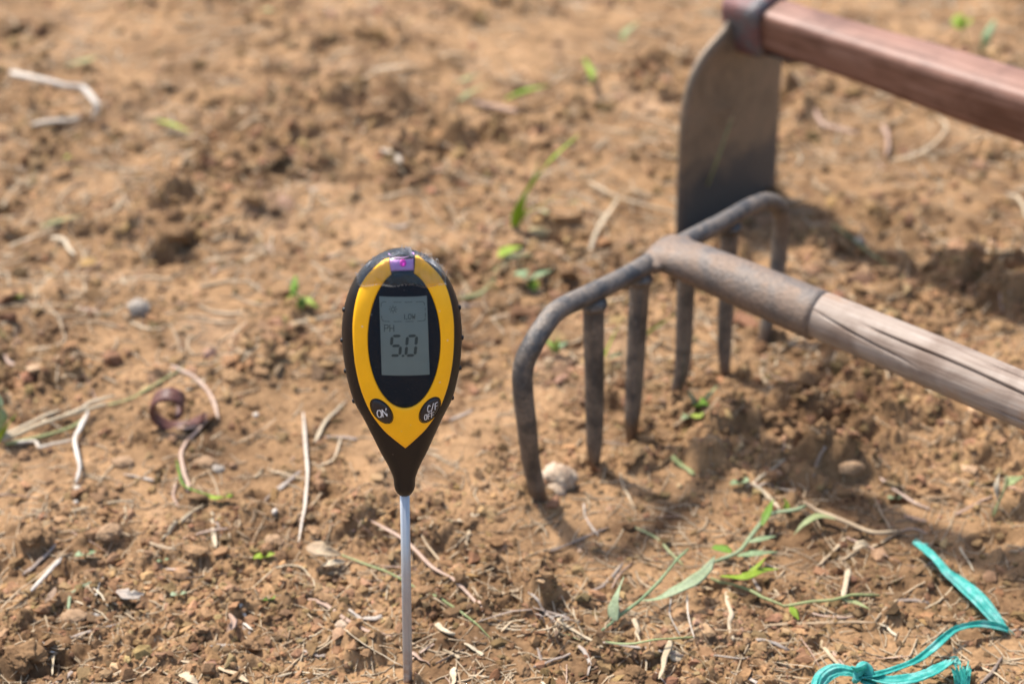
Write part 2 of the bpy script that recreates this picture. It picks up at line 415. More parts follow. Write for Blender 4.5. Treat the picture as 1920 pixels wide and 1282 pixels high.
# ------------------------------------------------------------------ rocks and clods
def ico(sub):
    import bmesh
    bm = bmesh.new(); bmesh.ops.create_icosphere(bm, subdivisions=sub, radius=1)
    V = np.array([v.co[:] for v in bm.verts]); F = np.array([[v.index for v in f.verts] for f in bm.faces]); bm.free(); return V, F
I1, F1 = ico(1); I2, F2 = ico(2); I3, F3 = ico(3); I4, F4 = ico(4); I5, F5 = ico(5)
def lumpy(V, seed, amp=.3, freq=1.3, oct=3):
    r = np.ones(len(V)); a = amp; f = freq
    for o in range(oct):
        r = r+a*(perlin(V[:, 0]*f+V[:, 2]*f*.7, V[:, 1]*f-V[:, 2]*f*.6, seed+o)+perlin(V[:, 2]*f+3.3, V[:, 0]*f+V[:, 1]*f*.5, seed+o+17)); a *= .55; f *= 2.1
    return V*r[:, None]
def rock(name, px, py, size, mat, label, cat, seed=1, squash=.7, rotz=0, sink=.25, lobes=None, sub=(I5, F5), amp=.28, group=None):
    W = lumpy(sub[0], seed, amp, 1.1, 6)*np.array([size[0], size[1], size[2]])
    parts = [(W, sub[1])]
    p = Pt(px, py); 
    VV = W
    if lobes:
        for (dx, dy, dz, k) in lobes:
            W2 = lumpy(I3, seed+9, amp, 1.2, 5)*np.array(size)*k+np.array([dx, dy, dz]); parts.append((W2, F3))
    mb = MB()
    for (a, b) in parts: mb.add(a, b)
    o = mb.build(name, mat); o.location = (p[0], p[1], p[2]+size[2]*(1-2*sink)*.5); o.rotation_euler = (0, 0, rotz)
    return tag(o, label, cat, group)

# loose crumbs: the fine ones as one mass
def crumbs(name, n, ylo, yhi, rlo, sig, base, rmax, xs=1.0, skip_smooth=.25):
    Vb, Fb = base; m = len(Vb)
    y = ylo+(yhi-ylo)*rng.random(n*3)**1.4; x = (rng.random(n*3)*2-1)*halfw(y)*xs
    keep = rng.random(n*3) < skip_smooth+(1-skip_smooth)*np.clip(rough_at(x, y), 0, 1)
    cl = sstep(-.25, .35, perlin(x/.045, y/.045, 31)+.4*perlin(x/.017, y/.017, 32)); keep &= rng.random(n*3) < .25+.75*cl
    x = x[keep][:n]; y = y[keep][:n]; n = len(x)
    r = np.minimum(rlo*np.exp(np.abs(rng.normal(0, sig, n))), rmax)
    z = H_raw(x, y)
    jit = 1+.34*rng.standard_normal((n, m))
    a = rng.random(n)*6.283; b = rng.random(n)*6.283
    S = np.stack([.8+.7*rng.random(n), .8+.4*rng.random(n), .5+.4*rng.random(n)], 1)
    P = Vb[None]*np.clip(jit, .55, 1.6)[:, :, None]*S[:, None, :]
    cb, sb = np.cos(b*.15)[:, None], np.sin(b*.15)[:, None]
    P = np.stack([P[..., 0], P[..., 1]*cb-P[..., 2]*sb, P[..., 1]*sb+P[..., 2]*cb], -1)
    ca, sa = np.cos(a)[:, None], np.sin(a)[:, None]
    P = np.stack([P[..., 0]*ca-P[..., 1]*sa, P[..., 0]*sa+P[..., 1]*ca, P[..., 2]], -1)
    P = P*r[:, None, None]+np.stack([x, y, z+r*.22], 1)[:, None, :]
    Fa = (Fb[None]+(np.arange(n)*m)[:, None, None]).reshape(-1, 3)
    me = fast_mesh(name, P.reshape(-1, 3), Fa, False)
    t = np.clip(rng.normal(1.0, .17, n), .55, 1.5)[:, None]*np.array([1, 1, 1])*(1+.05*rng.standard_normal((n, 3)))
    pale = rng.random(n) < .03; t[pale] *= np.array([1.45, 1.6, 1.8])
    dark = rng.random(n) < .06; t[dark] *= .6
    at = me.color_attributes.new('tint', 'FLOAT_COLOR', 'POINT')
    at.data.foreach_set('color', np.repeat(np.concatenate([t, np.ones((n, 1))], 1), m, 0).astype(np.float32).ravel())
    o = link(name, me, None, M['crumb']); return o
tag(crumbs('soil_crumbs', 46000, .60, 1.75, .0008, .72, (I1, F1), .0042), 'fine loose soil crumbs scattered over the ground', 'soil crumbs', None, 'stuff')

tag(crumbs('far_soil_crumbs', 13000, 1.10, 2.40, .0017, .70, (I1, F1), .0085, 1.0, .05), 'coarser loose soil crumbs on the ground further back', 'soil crumbs', None, 'stuff')
# where a loose bit lies, told by the things around it
def place(x, y):
    if y > 1.38: return 'on the blurred soil behind the tools' if x > 0 else 'on the blurred soil at the upper left'
    d = y*_c+(CAM_H)*_s; px = 960+FPX*x/d
    if y > 1.12: return 'level with the meter head on the left' if px < 760 else ('behind the rake tines' if px < 1250 else 'between the rake handle and the hoe')
    if y > .95: return 'on the soil around the curled bark' if px < 480 else ('beside the white stick' if px < 760 else ('in front of the rake tines' if px < 1330 else 'under the rake handle'))
    if y > .84: return 'near the straws at the left edge' if px < 330 else ('left of the probe near the crumpled leaf' if px < 760 else ('between the probe and the grass shoot' if px < 1150 else ('around the green runners' if px < 1650 else 'around the upper end of the twine')))
    return 'in the lower left corner' if px < 400 else ('left of the probe foot' if px < 765 else ('right of the probe foot' if px < 1150 else ('below the grass shoot at the bottom edge' if px < 1500 else 'beside the twine knot')))
# loose clods one can pick out
def clod_mesh(seed):
    W = lumpy(I4, seed, .38, 1.3, 5); me = mesh('soil_clod', W*np.array([1.1, .95, .72]), F4, True)
    at = me.color_attributes.new('tint', 'FLOAT_COLOR', 'POINT'); t = .85+.4*random.random()
    at.data.foreach_set('color', np.tile([t, t, t*1.02, 1], len(W)).astype(np.float32)); me.materials.append(M['crumb']); return me
clods = [clod_mesh(s) for s in range(14)]
def view_spot(ylo, yhi, pw=1.3):
    while True:
        y = ylo+(yhi-ylo)*rng.random()**pw; x = (rng.random()*2-1)*float(halfw(y))*.74
        if math.hypot(x+.061, y-.767) > .02: return x, y
k = 0
while k < 170:
    x, y = view_spot(.74, 1.75)
    if rng.random() > .15+rough_at(x, y): continue
    r = min(.0024*math.exp(abs(rng.normal(0, .5)))*(.6+.5*y), .005+.005*(y > 1.1))
    o = link('soil_clod', clods[k % 14]); o.scale = (r*(1+.7*rng.random()), r, r*(.6+.4*rng.random()))
    o.location = (x, y, H(x, y)+r*.28); o.rotation_euler = (rng.normal(0, .3), rng.normal(0, .3), rng.random()*6.28)
    tag(o, 'small loose brown clod '+place(x, y), 'clod', 'loose soil clods'); k += 1

# ------------------------------------------------------------------ straw litter
def straw_local(L, w, h, bend, seed, section=CHIP, n=7):
    r = np.random.default_rng(seed); t = np.linspace(-.5, .5, n)
    a = r.normal(0, bend); path = np.stack([t*L, a*L*(t**2-.08)+.03*L*r.normal(0, 1, n)*bend, .10*L*np.abs(r.normal(0, .4))*(t**2)], 1)
    ww = w*(.65+.35*np.cos(t*2.4))*(1+.12*r.normal(0, 1, n))
    return sweep(path, ww, h*(1+.1*r.normal(0, 1, n)), section, roll=[r.normal(0, .4), r.normal(0, .6)])
def lay(o, x, y, L, ang, lift):
    d = np.array([math.cos(ang), math.sin(ang)])*L*.38
    h1, h2 = H(x+d[0], y+d[1]), H(x-d[0], y-d[1]); hm = H(x, y)
    tilt = math.atan2(h1-h2, L*.76); base = max((h1+h2)/2, hm-.001)
    o.location = (x, y, base+lift); o.rotation_euler = Matrix.Rotation(ang, 3, 'Z').to_4x4().to_euler()
    R = Matrix.Rotation(ang, 4, 'Z') @ Matrix.Rotation(-tilt, 4, 'Y') @ Matrix.Rotation(rng.random()*6.28*.15, 4, 'X')
    o.rotation_euler = R.to_euler()
smeshes = []
for s in range(20):
    L = .012+.040*(s/19.0)**1.5; w = (.0005+.0008*random.random())
    mname = ['straw', 'straw', 'pale', 'grey', 'pink'][s % 5]
    v, f = straw_local(L, w, w*.55, .22, 100+s); me = mesh('straw_fragment', v, f); me.materials.append(M[mname]); smeshes.append((me, L, {'straw': 'tan', 'pale': 'pale', 'grey': 'greyish', 'pink': 'pinkish'}[mname]))
for k in range(290):
    x, y = view_spot(.735, 1.5, 1.9); me, L, hue = smeshes[int(rng.integers(0, 20))]
    o = link('straw_fragment', me); lay(o, x, y, L, rng.random()*6.28, .0012)
    tag(o, 'short '+hue+' straw fragment '+place(x, y), 'straw', 'loose straw fragments')
# the finest fibres, one mass
mb_v = []; mb_f = []; off = 0
protos = [straw_local(.009+.012*random.random(), .0003+.0005*random.random(), .0003, .5, 300+i, HEX[::2], 4) for i in range(30)]
protos = [(np.array(v), [f for f in fs if len(f) == 4]) for v, fs in protos]
for k in range(10600):
    y = .62+1.2*rng.random()**1.7; x = (rng.random()*2-1)*float(halfw(y))
    if 6600 < k <= 7600: y = .70+.28*rng.random(); x = (rng.random()*2-1)*float(halfw(y))
    if k > 7600: y = 1.1+1.2*rng.random(); x = (rng.random()*2-1)*float(halfw(y))
    v, fs = protos[k % 30]; a = rng.random()*6.283; c, s = math.cos(a), math.sin(a); sc = (.6+.7*rng.random())*(2.3 if k > 7600 else 1)
    p = v*sc
    if 6600 < k <= 7600: p = p*np.array([2.1, .9, .9])
    X = p[:, 0]*c-p[:, 1]*s+x; Y = p[:, 0]*s+p[:, 1]*c+y; q = np.stack([X, Y, H_raw(X, Y)*.6+H(x, y)*.4+p[:, 2]+.0007], 1)
    mb_v.append(q); mb_f.append(np.array(fs)+off); off += len(q)
fo = link('straw_litter', fast_mesh('straw_litter', np.concatenate(mb_v), np.concatenate(mb_f)), None, M['litter'])
tag(fo, 'fine dry plant fibres strewn through the soil', 'litter', None, 'stuff')
# ------------------------------------------------------------------ soil meter
MET = empty('soil_meter', (-.061, .767, 0), (0, math.radians(1.0), math.radians(5)))
tag(MET, 'yellow and black soil meter on a thin metal probe stuck upright in the soil', 'soil meter')
PROF = [(134, 3.6), (136, 4.8), (145, 6.2), (152, 8.4), (161, 12.3), (173, 17), (185, 21.8), (194, 25.8), (206, 28.7), (217, 30.3), (228, 31), (237, 31), (245, 30.3), (254.4, 28.3), (263, 25.1), (270, 21.1), (275.5, 16.0), (279, 10.5), (281, 5.2), (281.8, 1.2)]
_pv = np.array([p[0] for p in PROF], float); _pw = np.array([p[1] for p in PROF], float)
def _smooth_prof():
    vv = np.linspace(134, 281.8, 160); m = np.gradient(_pw, _pv)
    out = []
    for v in vv:
        i = min(np.searchsorted(_pv, v, 'right')-1, len(_pv)-2); hh = _pv[i+1]-_pv[i]; t = (v-_pv[i])/hh
        h00 = 2*t**3-3*t**2+1; h10 = t**3-2*t**2+t; h01 = -2*t**3+3*t**2; h11 = t**3-t**2
        out.append(h00*_pw[i]+h10*hh*m[i]+h01*_pw[i+1]+h11*hh*m[i+1])
    return vv, np.maximum(np.array(out), .6)
PV, PW = _smooth_prof()
def bw(v): return float(np.interp(v, PV, PW))
def bd(v):
    w = bw(v); return min(w, 4+.33*w)
def off_front(u, v):
    w = bw(v); return bd(v)*(max(1-min(abs(u)/w, .9995)**2.3, 0))**(1/2.3)
def S(u, v, off=0.0):
    return (u/1000, -(off_front(u, v)+off)/1000, v/1000)

def plastic(name, col, rough=.35, speck=None, coat=0.0):
    m, nt, b = nodes(name); b.inputs['Roughness'].default_value = rough
    tc = N(nt, 'ShaderNodeTexCoord'); nz = noise(nt, 90, 4, .6, tc.outputs['Object'])
    c = mix(nt, 1.0, col, ramp(nt, nz.outputs[0], [(.3, (.96, .96, .96)), (.7, (1.03, 1.03, 1.03))]).outputs[0], 'MULTIPLY')
    if speck:
        v = N(nt, 'ShaderNodeTexVoronoi'); v.inputs['Scale'].default_value = 260; nt.links.new(tc.outputs['Object'], v.inputs['Vector'])
        r1 = ramp(nt, v.outputs['Color'], [(.76, 0.0), (.80, 1.0)]); r2 = ramp(nt, v.outputs['Distance'], [(.10, 1.0), (.17, 0.0)])
        mm = N(nt, 'ShaderNodeMath', operation='MULTIPLY'); nt.links.new(r1.outputs[0], mm.inputs[0]); nt.links.new(r2.outputs[0], mm.inputs[1])
        du = noise(nt, 700, 3, .8, tc.outputs['Object']); r3 = ramp(nt, du.outputs[0], [(.62, 0.0), (.8, .25)])
        mx = N(nt, 'ShaderNodeMath', operation='MAXIMUM'); nt.links.new(mm.outputs[0], mx.inputs[0]); nt.links.new(r3.outputs[0], mx.inputs[1])
        c = mix(nt, mx.outputs[0], c, speck)
    nt.links.new(c, b.inputs['Base Color'])
    rn = noise(nt, 300, 4, .7, tc.outputs['Object']); rr = ramp(nt, rn.outputs[0], [(.3, rough*.8), (.7, min(rough*1.35, 1))]); nt.links.new(rr.outputs[0], b.inputs['Roughness'])
    b.inputs['Coat Weight'].default_value = coat; b.inputs['Coat Roughness'].default_value = .12
    return m
M['black'] = plastic('black_plastic', (.008, .008, .009), .36, (.05, .045, .04)); M['black'].node_tree.nodes['Principled BSDF'].inputs['Specular IOR Level'].default_value = .35
M['yellow'] = plastic('yellow_plastic', (.98, .49, .003), .40, (.80, .55, .25), 0)
M['window'] = plastic('dark_display_window', (.008, .020, .034), .3, (.25, .25, .25)); M['window'].node_tree.nodes['Principled BSDF'].inputs['Specular IOR Level'].default_value = .05
M['lcd'] = plastic('liquid_crystal_panel', (.19, .255, .255), .5); M['lcd'].node_tree.nodes['Principled BSDF'].inputs['Specular IOR Level'].default_value = .05
M['lcd_ink'] = plastic('display_segments', (.060, .085, .088), .6); M['lcd_ink'].node_tree.nodes['Principled BSDF'].inputs['Specular IOR Level'].default_value = .05
M['ink'] = plastic('white_print', (.72, .74, .76), .5)
M['button'] = plastic('rubber_button', (.012, .013, .017), .42, (.25, .22, .2))
M['violet'] = plastic('violet_sensor', (.52, .27, .55), .3, None, .3)
M['magenta'] = plastic('magenta_sensor_bead', (.95, .04, .55), .3, None, .4)
m, nt, b = nodes('steel_probe'); b.inputs['Base Color'].default_value = (.42, .43, .43, 1); b.inputs['Metallic'].default_value = .55; b.inputs['Roughness'].default_value = .38
tc = N(nt, 'ShaderNodeTexCoord'); nz = noise(nt, 220, 4, .7, tc.outputs['Object']); rr = ramp(nt, nz.outputs[0], [(.3, .3), (.7, .5)]); nt.links.new(rr.outputs[0], b.inputs['Roughness'])
sx = N(nt, 'ShaderNodeSeparateXYZ'); nt.links.new(tc.outputs['Object'], sx.inputs[0])
dr = ramp(nt, sx.outputs[2], [(.006, .9), (.030, 0.0)]); sp = ramp(nt, nz.outputs[0], [(.40, 0.0), (.60, 1.0)])
mm = N(nt, 'ShaderNodeMath', operation='MULTIPLY'); nt.links.new(dr.outputs[0], mm.inputs[0]); nt.links.new(sp.outputs[0], mm.inputs[1])
nt.links.new(mix(nt, mm.outputs[0], (.42, .43, .435), (.30, .17, .085)), b.inputs['Base Color']); M['steel'] = m
def clear_film(name, gloss_rough, white, ior, bumpy=0):
    m, nt, b = nodes(name); nt.nodes.remove(b); out = nt.nodes['Material Output']
    tr = N(nt, 'ShaderNodeBsdfTransparent'); gl = N(nt, 'ShaderNodeBsdfGlossy'); gl.inputs['Roughness'].default_value = gloss_rough
    df = N(nt, 'ShaderNodeBsdfTranslucent'); df.inputs['Color'].default_value = (.8, .8, .8, 1)
    fr = N(nt, 'ShaderNodeFresnel'); fr.inputs[0].default_value = ior
    m1 = N(nt, 'ShaderNodeMixShader'); nt.links.new(fr.outputs[0], m1.inputs[0]); nt.links.new(tr.outputs[0], m1.inputs[1]); nt.links.new(gl.outputs[0], m1.inputs[2])
    m2 = N(nt, 'ShaderNodeMixShader'); m2.inputs[0].default_value = white; nt.links.new(m1.outputs[0], m2.inputs[1]); nt.links.new(df.outputs[0], m2.inputs[2])
    nt.links.new(m2.outputs[0], out.inputs['Surface'])
    if bumpy:
        tc = N(nt, 'ShaderNodeTexCoord'); nz = noise(nt, 75, 2, .5, tc.outputs['Object'], 1.8)
        bp = N(nt, 'ShaderNodeBump'); bp.inputs['Strength'].default_value = bumpy; bp.inputs['Distance'].default_value = .002
        nt.links.new(nz.outputs[0], bp.inputs['Height']); nt.links.new(bp.outputs[0], gl.inputs['Normal']); nt.links.new(bp.outputs[0], fr.inputs['Normal'])
        wr = ramp(nt, nz.outputs[0], [(.42, white*.25), (.52, white*.8), (.64, white*2.6)]); nt.links.new(wr.outputs[0], m2.inputs[0])
    return m
M['lens'] = clear_film('clear_display_lens', .05, .0, 1.22)
M['tape'] = clear_film('clear_adhesive_tape', .16, .09, 1.45, .6); M['tape_edge'] = clear_film('cut_tape_edge', .3, .55, 1.6, 0)
M['tape_torn'] = clear_film('torn_tape_fringe', .25, .30, 1.7, .3)

# shell
V = []; F = []; vv = np.concatenate([np.linspace(134, 145, 8)[:-1], np.linspace(145, 270, 60)[:-1], np.linspace(270, 281.8, 18)]); m_ = 56
for v in vv:
    w, d = bw(v), bd(v)
    for j in range(m_):
        a = 2*math.pi*j/m_; ca, sa = math.cos(a), math.sin(a)
        V.append((w*math.copysign(abs(ca)**(2/2.3), ca)/1000, d*math.copysign(abs(sa)**(2/2.3), sa)/1000, v/1000))
for i in range(len(vv)-1):
    for j in range(m_): F.append((i*m_+j, i*m_+(j+1) % m_, (i+1)*m_+(j+1) % m_, (i+1)*m_+j))
F.append(tuple(range(m_))[::-1]); F.append(tuple((len(vv)-1)*m_+j for j in range(m_)))
link('shell', mesh('shell', V, F), MET, M['black'])
# moulded rim line running round the neck
# yellow face plate
UC, VC, EU, EV = .75, 236.3, 18.5, 39.5
half = [(6.6, 280.3), (9.1, 279.3), (13.5, 276.1), (18.3, 270.9), (21.8, 264.5), (24.1, 256.7), (25.5, 248.0), (25.9, 239.4), (25.6, 227.2), (24.4, 216.0), (22.0, 204.5), (17.6, 192.0), (11.6, 181.7), (6.0, 175.4), (0, 169.2)]
hp = catmull(half[:14], 60); hp = np.vstack([hp, np.linspace(hp[-1], half[14], 6)[1:]])
outer = np.vstack([hp, np.stack([-hp[::-1][1:, 0], hp[::-1][1:, 1]], 1)]); outer[:, 0] += .55
prof_t = [0, 0, .05, .16, .5, .86, .95, 1, 1]; prof_o = [-1.5, .25, .75, .95, 1.0, .95, .75, .35, -1.2]
V = []; F = []; k = len(prof_t)
for (u, v) in outer:
    a = math.atan2((v-VC), (u-UC)); r = 1/math.sqrt((math.cos(a)/EU)**2+(math.sin(a)/EV)**2)
    iu, iv = UC+r*math.cos(a), VC+r*math.sin(a)
    if math.hypot(u-UC, v-VC) < r+.3: iu, iv = UC+(u-UC)*.985, VC+(v-VC)*.985
    for t, o in zip(prof_t, prof_o): V.append(S(u+(iu-u)*t, min(v+(iv-v)*t, 281.2), o))
for i in range(len(outer)-1):
    for j in range(k-1): F.append((i*k+j, i*k+j+1, (i+1)*k+j+1, (i+1)*k+j))
F.append(tuple(range(k))); F.append(tuple((len(outer)-1)*k+j for j in range(k))[::-1])
link('face_plate', mesh('face_plate', V, F), MET, M['yellow'])
# display window, panel, segments, lens
def disc(cu, cv, eu, ev, off, rings=10, seg=64, ang=0, dome=None, skirt=0):
    V = [S(cu, cv, off if dome is None else off+dome(0))]; F = []
    ca, sa = math.cos(ang), math.sin(ang); rr = [(i+1)/rings for i in range(rings)]
    for r in rr:
        for j in range(seg):
            a = 2*math.pi*j/seg; x, y = eu*r*math.cos(a), ev*r*math.sin(a)
            V.append(S(cu+x*ca-y*sa, cv+x*sa+y*ca, off+(dome(r) if dome else 0)))
    if skirt:
        for j in range(seg):
            a = 2*math.pi*j/seg; x, y = eu*math.cos(a), ev*math.sin(a); V.append(S(cu+x*ca-y*sa, cv+x*sa+y*ca, off-skirt))
        rings += 1
    for j in range(seg): F.append((0, 1+j, 1+(j+1) % seg))
    for i in range(rings-1):
        for j in range(seg):
            a0 = 1+i*seg; F.append((a0+j, a0+seg+j, a0+seg+(j+1) % seg, a0+(j+1) % seg))
    return V, F
win = link('display_window', mesh('display_window', *disc(UC, VC, 18.3, 39.3, .25, 14, 80, skirt=.6)), MET, M['window'])
link('lens', mesh('lens', *disc(UC, VC, 18.25, 39.2, .72, 12, 80)), win, M['lens'])
LC = [np.array(p) for p in ((-11.4, 262.7), (12.5, 262.2), (13.6, 216.9), (-11.1, 217.7))]
def lcd(s, t):
    a = LC[0]*(1-s)+LC[1]*s; b = LC[3]*(1-s)+LC[2]*s; return a*(1-t)+b*t
V = []; F = []
for i in range(17):
    for j in range(11): V.append(S(*lcd(j/10, i/16), .38))
for i in range(16):
    for j in range(10): F.append((i*11+j, (i+1)*11+j, (i+1)*11+j+1, i*11+j+1))
link('display_panel', mesh('display_panel', V, F), win, M['lcd'])
def stroke_mesh(name, strokes, width, tr, off, mat, parent):
    """strokes: polylines in a local frame, tr maps to (u, v)"""
    mb = MB()
    for st in strokes:
        p = [np.array(tr(*q), float) for q in st]
        for a, b in zip(p[:-1], p[1:]):
            d = unit(b-a); nrm = np.array([-d[1], d[0]])*width/2; e = d*width*.35
            q = [a-e+nrm, a-e-nrm, b+e-nrm, b+e+nrm]
            mb.add([S(x[0], x[1], off(x[0], x[1]) if callable(off) else off) for x in q], [(0, 1, 2, 3)])
    return mb.build(name, mat, parent, False)
GL = {'L': [[(0, 1), (0, 0), (1, 0)]], 'O': [[(.25, 1), (.75, 1), (1, .72), (1, .28), (.75, 0), (.25, 0), (0, .28), (0, .72), (.25, 1)]],
      'W': [[(0, 1), (.15, 0), (.5, .6), (.85, 0), (1, 1)]], 'P': [[(0, 0), (0, 1), (.8, 1), (1, .8), (.8, .5), (0, .5)]],
      'H': [[(0, 0), (0, 1)], [(1, 0), (1, 1)], [(0, .5), (1, .5)]], 'N': [[(0, 0), (0, 1), (1, 0), (1, 1)]],
      'C': [[(1, .85), (.7, 1), (.3, 1), (0, .7), (0, .3), (.3, 0), (.7, 0), (1, .15)]], 'F': [[(0, 0), (0, 1), (1, 1)], [(0, .52), (.8, .52)]], '/': [[(0, -.1), (1, 1.1)]]}
def word(txt, w, h, gap):
    out = []; x = 0
    for ch in txt:
        out += [[(x+a*w*(.8 if ch == '/' else 1), b*h) for a, b in st] for st in GL[ch]]; x += w+gap
    tot = x-gap
    return [[(a-tot/2, b-h/2) for a, b in st] for st in out]
st = word('LOW', 1.35, 2.6, .6); c0 = lcd(.625, .237); stroke_mesh('display_text', st, .36, lambda a, b: (c0[0]+a, c0[1]+b), .46, M['lcd_ink'], win)
st = word('PH', 2.0, 3.6, .7); c1 = lcd(.185, .382); stroke_mesh('display_text', st, .42, lambda a, b: (c1[0]+a, c1[1]+b), .46, M['lcd_ink'], win)
# sun symbol
cs = lcd(.28, .147); st = [[(math.cos(a)*.95, math.sin(a)*.95) for a in np.linspace(0, 6.283, 15)]]+[[(math.cos(a)*1.45, math.sin(a)*1.45), (math.cos(a)*2.1, math.sin(a)*2.1)] for a in np.linspace(0, 6.283, 9)[:-1]]
stroke_mesh('sun_symbol', st, .3, lambda a, b: (cs[0]+a, cs[1]+b), .46, M['lcd_ink'], win)
# dashed frame round the light reading
dash = [[(.035, .12), (.035, .085), (.07, .062), (.14, .062)], [(.30, .062), (.46, .062)], [(.53, .062), (.69, .062)], [(.77, .062), (.91, .062), (.945, .085), (.945, .11)],
        [(.955, .14), (.955, .17)], [(.955, .20), (.955, .25)], [(.955, .265), (.93, .295), (.78, .297)], [(.70, .297), (.53, .297)], [(.45, .297), (.29, .297)], [(.20, .297), (.07, .297), (.035, .27), (.035, .23)]]
stroke_mesh('display_frame', dash, .26, lambda a, b: lcd(a, b), .46, M['lcd_ink'], win)
# slanted seven segment figures 5.0
def seg_poly(a, b, wd):
    a, b = np.array(a, float), np.array(b, float); d = unit(b-a); nn = np.array([-d[1], d[0]])*wd/2
    a2, b2 = a+d*.28, b-d*.28
    return [a2, a2+d*wd*.5+nn, b2-d*wd*.5+nn, b2, b2-d*wd*.5-nn, a2+d*wd*.5-nn]
def figure(digit, cu, cv, name):
    w, h, wd = 4.7, 11.4, 1.55; on = {'5': 'afgcd', '0': 'abcdef'}[digit]
    P = {'a': ((0, h), (w, h)), 'b': ((w, h), (w, h/2)), 'c': ((w, h/2), (w, 0)), 'd': ((0, 0), (w, 0)), 'e': ((0, 0), (0, h/2)), 'f': ((0, h/2), (0, h)), 'g': ((0, h/2), (w, h/2))}
    mb = MB()
    for k_ in on:
        q = [(cu+x+.09*(y-h/2)-w/2, cv+y-h/2) for x, y in seg_poly(*P[k_], wd)]
        mb.add([S(x, y, .46) for x, y in q], [tuple(range(6))])
    return mb.build(name, M['lcd_ink'], win, False)
d5 = lcd(.315, .605); d0 = lcd(.635, .605); figure('5', d5[0], d5[1], 'display_figure'); figure('0', d0[0], d0[1], 'display_figure')
dp = lcd(.455, .735); link('decimal_point', mesh('decimal_point', *disc(dp[0], dp[1], .75, .7, .46, 2, 10)), win, M['lcd_ink'])
# buttons
def button(cu, cv, ang, words, tang, label):
    dome = lambda r: 1.25*(1-r**5)
    b_ = link('button', mesh('button', *disc(cu, cv, 4.5, 8.3, 1.0, 10, 40, ang, dome, 2.0)), MET, M['button']); b_['label'] = label
    # raised dark rim set in the plate
    V = []; F = []; ca, sa = math.cos(ang), math.sin(ang); sec = [(1.02, .2), (1.03, 1.25), (1.09, 1.3), (1.13, 1.02), (1.13, .2)]
    for j in range(44):
        a = 2*math.pi*j/44
        for q, o in sec:
            x, y = 4.5*q*math.cos(a), 8.3*(1+(q-1)*.6)*math.sin(a); V.append(S(cu+x*ca-y*sa, cv+x*sa+y*ca, o))
    for j in range(44):
        for i in range(4): F.append((j*5+i, j*5+i+1, ((j+1) % 44)*5+i+1, ((j+1) % 44)*5+i))
    link('button_rim', mesh('button_rim', V, F), b_, M['black'])
    ct, s_t = math.cos(tang), math.sin(tang)
    for txt, w, h, du, dv, sw in words:
        st = word(txt, w, h, .65)
        def tr(a, b, du=du, dv=dv):
            a = a+.22*b; return (cu+du+a*ct-b*s_t, cv+dv+a*s_t+b*ct)
        def off(u, v):
            x, y = u-cu, v-cv; xx, yy = x*ca+y*sa, -x*sa+y*ca; r = min(math.hypot(xx/4.5, yy/8.3), 1); return 1.0+dome(r)+.16
        stroke_mesh('button_lettering', st, sw, tr, off, M['ink'], b_)
button(-11.6, 194.8, math.atan2(14.8, -7.6)-math.pi/2, [('ON', 2.2, 4.6, .1, -.3, .55)], .32, 'left button reading ON')
button(13.6, 194.3, math.atan2(15.1, 6.9)-math.pi/2, [('C/F', 1.35, 4.0, 1.4, 2.5, .4), ('OFF', 1.25, 3.6, -.4, -3.0, .4)], .20, 'right button reading C/F OFF')
# light sensor at the top
V = []; F = []
for i in range(7):
    for j in range(13):
        v = 274.6+(280.9-274.6)*i/6; u = -6.2+13.0*j/12
        if i == 0: v = 275.6-.035*(u-.75)**2*.6
        V.append(S(u, v, .55 if 0 < i < 6 and 0 < j < 12 else -.4))
for i in range(6):
    for j in range(12): F.append((i*13+j, i*13+j+1, (i+1)*13+j+1, (i+1)*13+j))
sen = link('light_sensor', mesh('light_sensor', V, F), MET, M['violet'])
V, F = disc(.9, 278.9, 1.7, 1.5, .6, 6, 20, 0, lambda r: .8*math.sqrt(max(1-r*r, 0)), .5); link('sensor_bead', mesh('sensor_bead', V, F), sen, M['magenta'])
# grip nubs down both edges
for (u, v, s_) in [(-30.4, 249.5, -1), (-31.4, 231.6, -1), (-30.4, 213.2, -1), (-26.7, 194.7, -1), (30.0, 249.0, 1), (31.0, 231.2, 1), (30.0, 213.0, 1), (26.3, 194.7, 1)]:
    q = [(0, 1.35), (1.2, 1.35), (1.75, 1.1), (2.0, .6), (2.05, .05)]; u_ = s_*(bw(v)-1.1)
    V = []; F = []
    for dx, r in q:
        for j in range(14): V.append(((u_+s_*dx)/1000, (r*math.cos(j*.4488)-1.0)/1000, (v+r*math.sin(j*.4488))/1000))
    for i in range(4):
        for j in range(14):
            f = (i*14+j, i*14+(j+1) % 14, (i+1)*14+(j+1) % 14, (i+1)*14+j); F.append(f if s_ > 0 else f[::-1])
    link('grip_nub', mesh('grip_nub', V, F), MET, M['black'])
# probe with a shallow pressed groove and a point below ground
sec = []
for j in range(28):
    a = 2*math.pi*j/28; r = 1.0-.13*math.exp(-((a-4.95)/.16)**2); sec.append((r*math.cos(a), r*math.sin(a)))
V, F = sweep([(0, 0, -.052), (0, 0, -.045), (0, 0, -.035), (0, 0, .05), (0, 0, .1365)], [.0002, .0012, .0027, .0027, .0027], None, sec, up=(0, 1, 0))
link('probe', mesh('probe', V, F), MET, M['steel'])
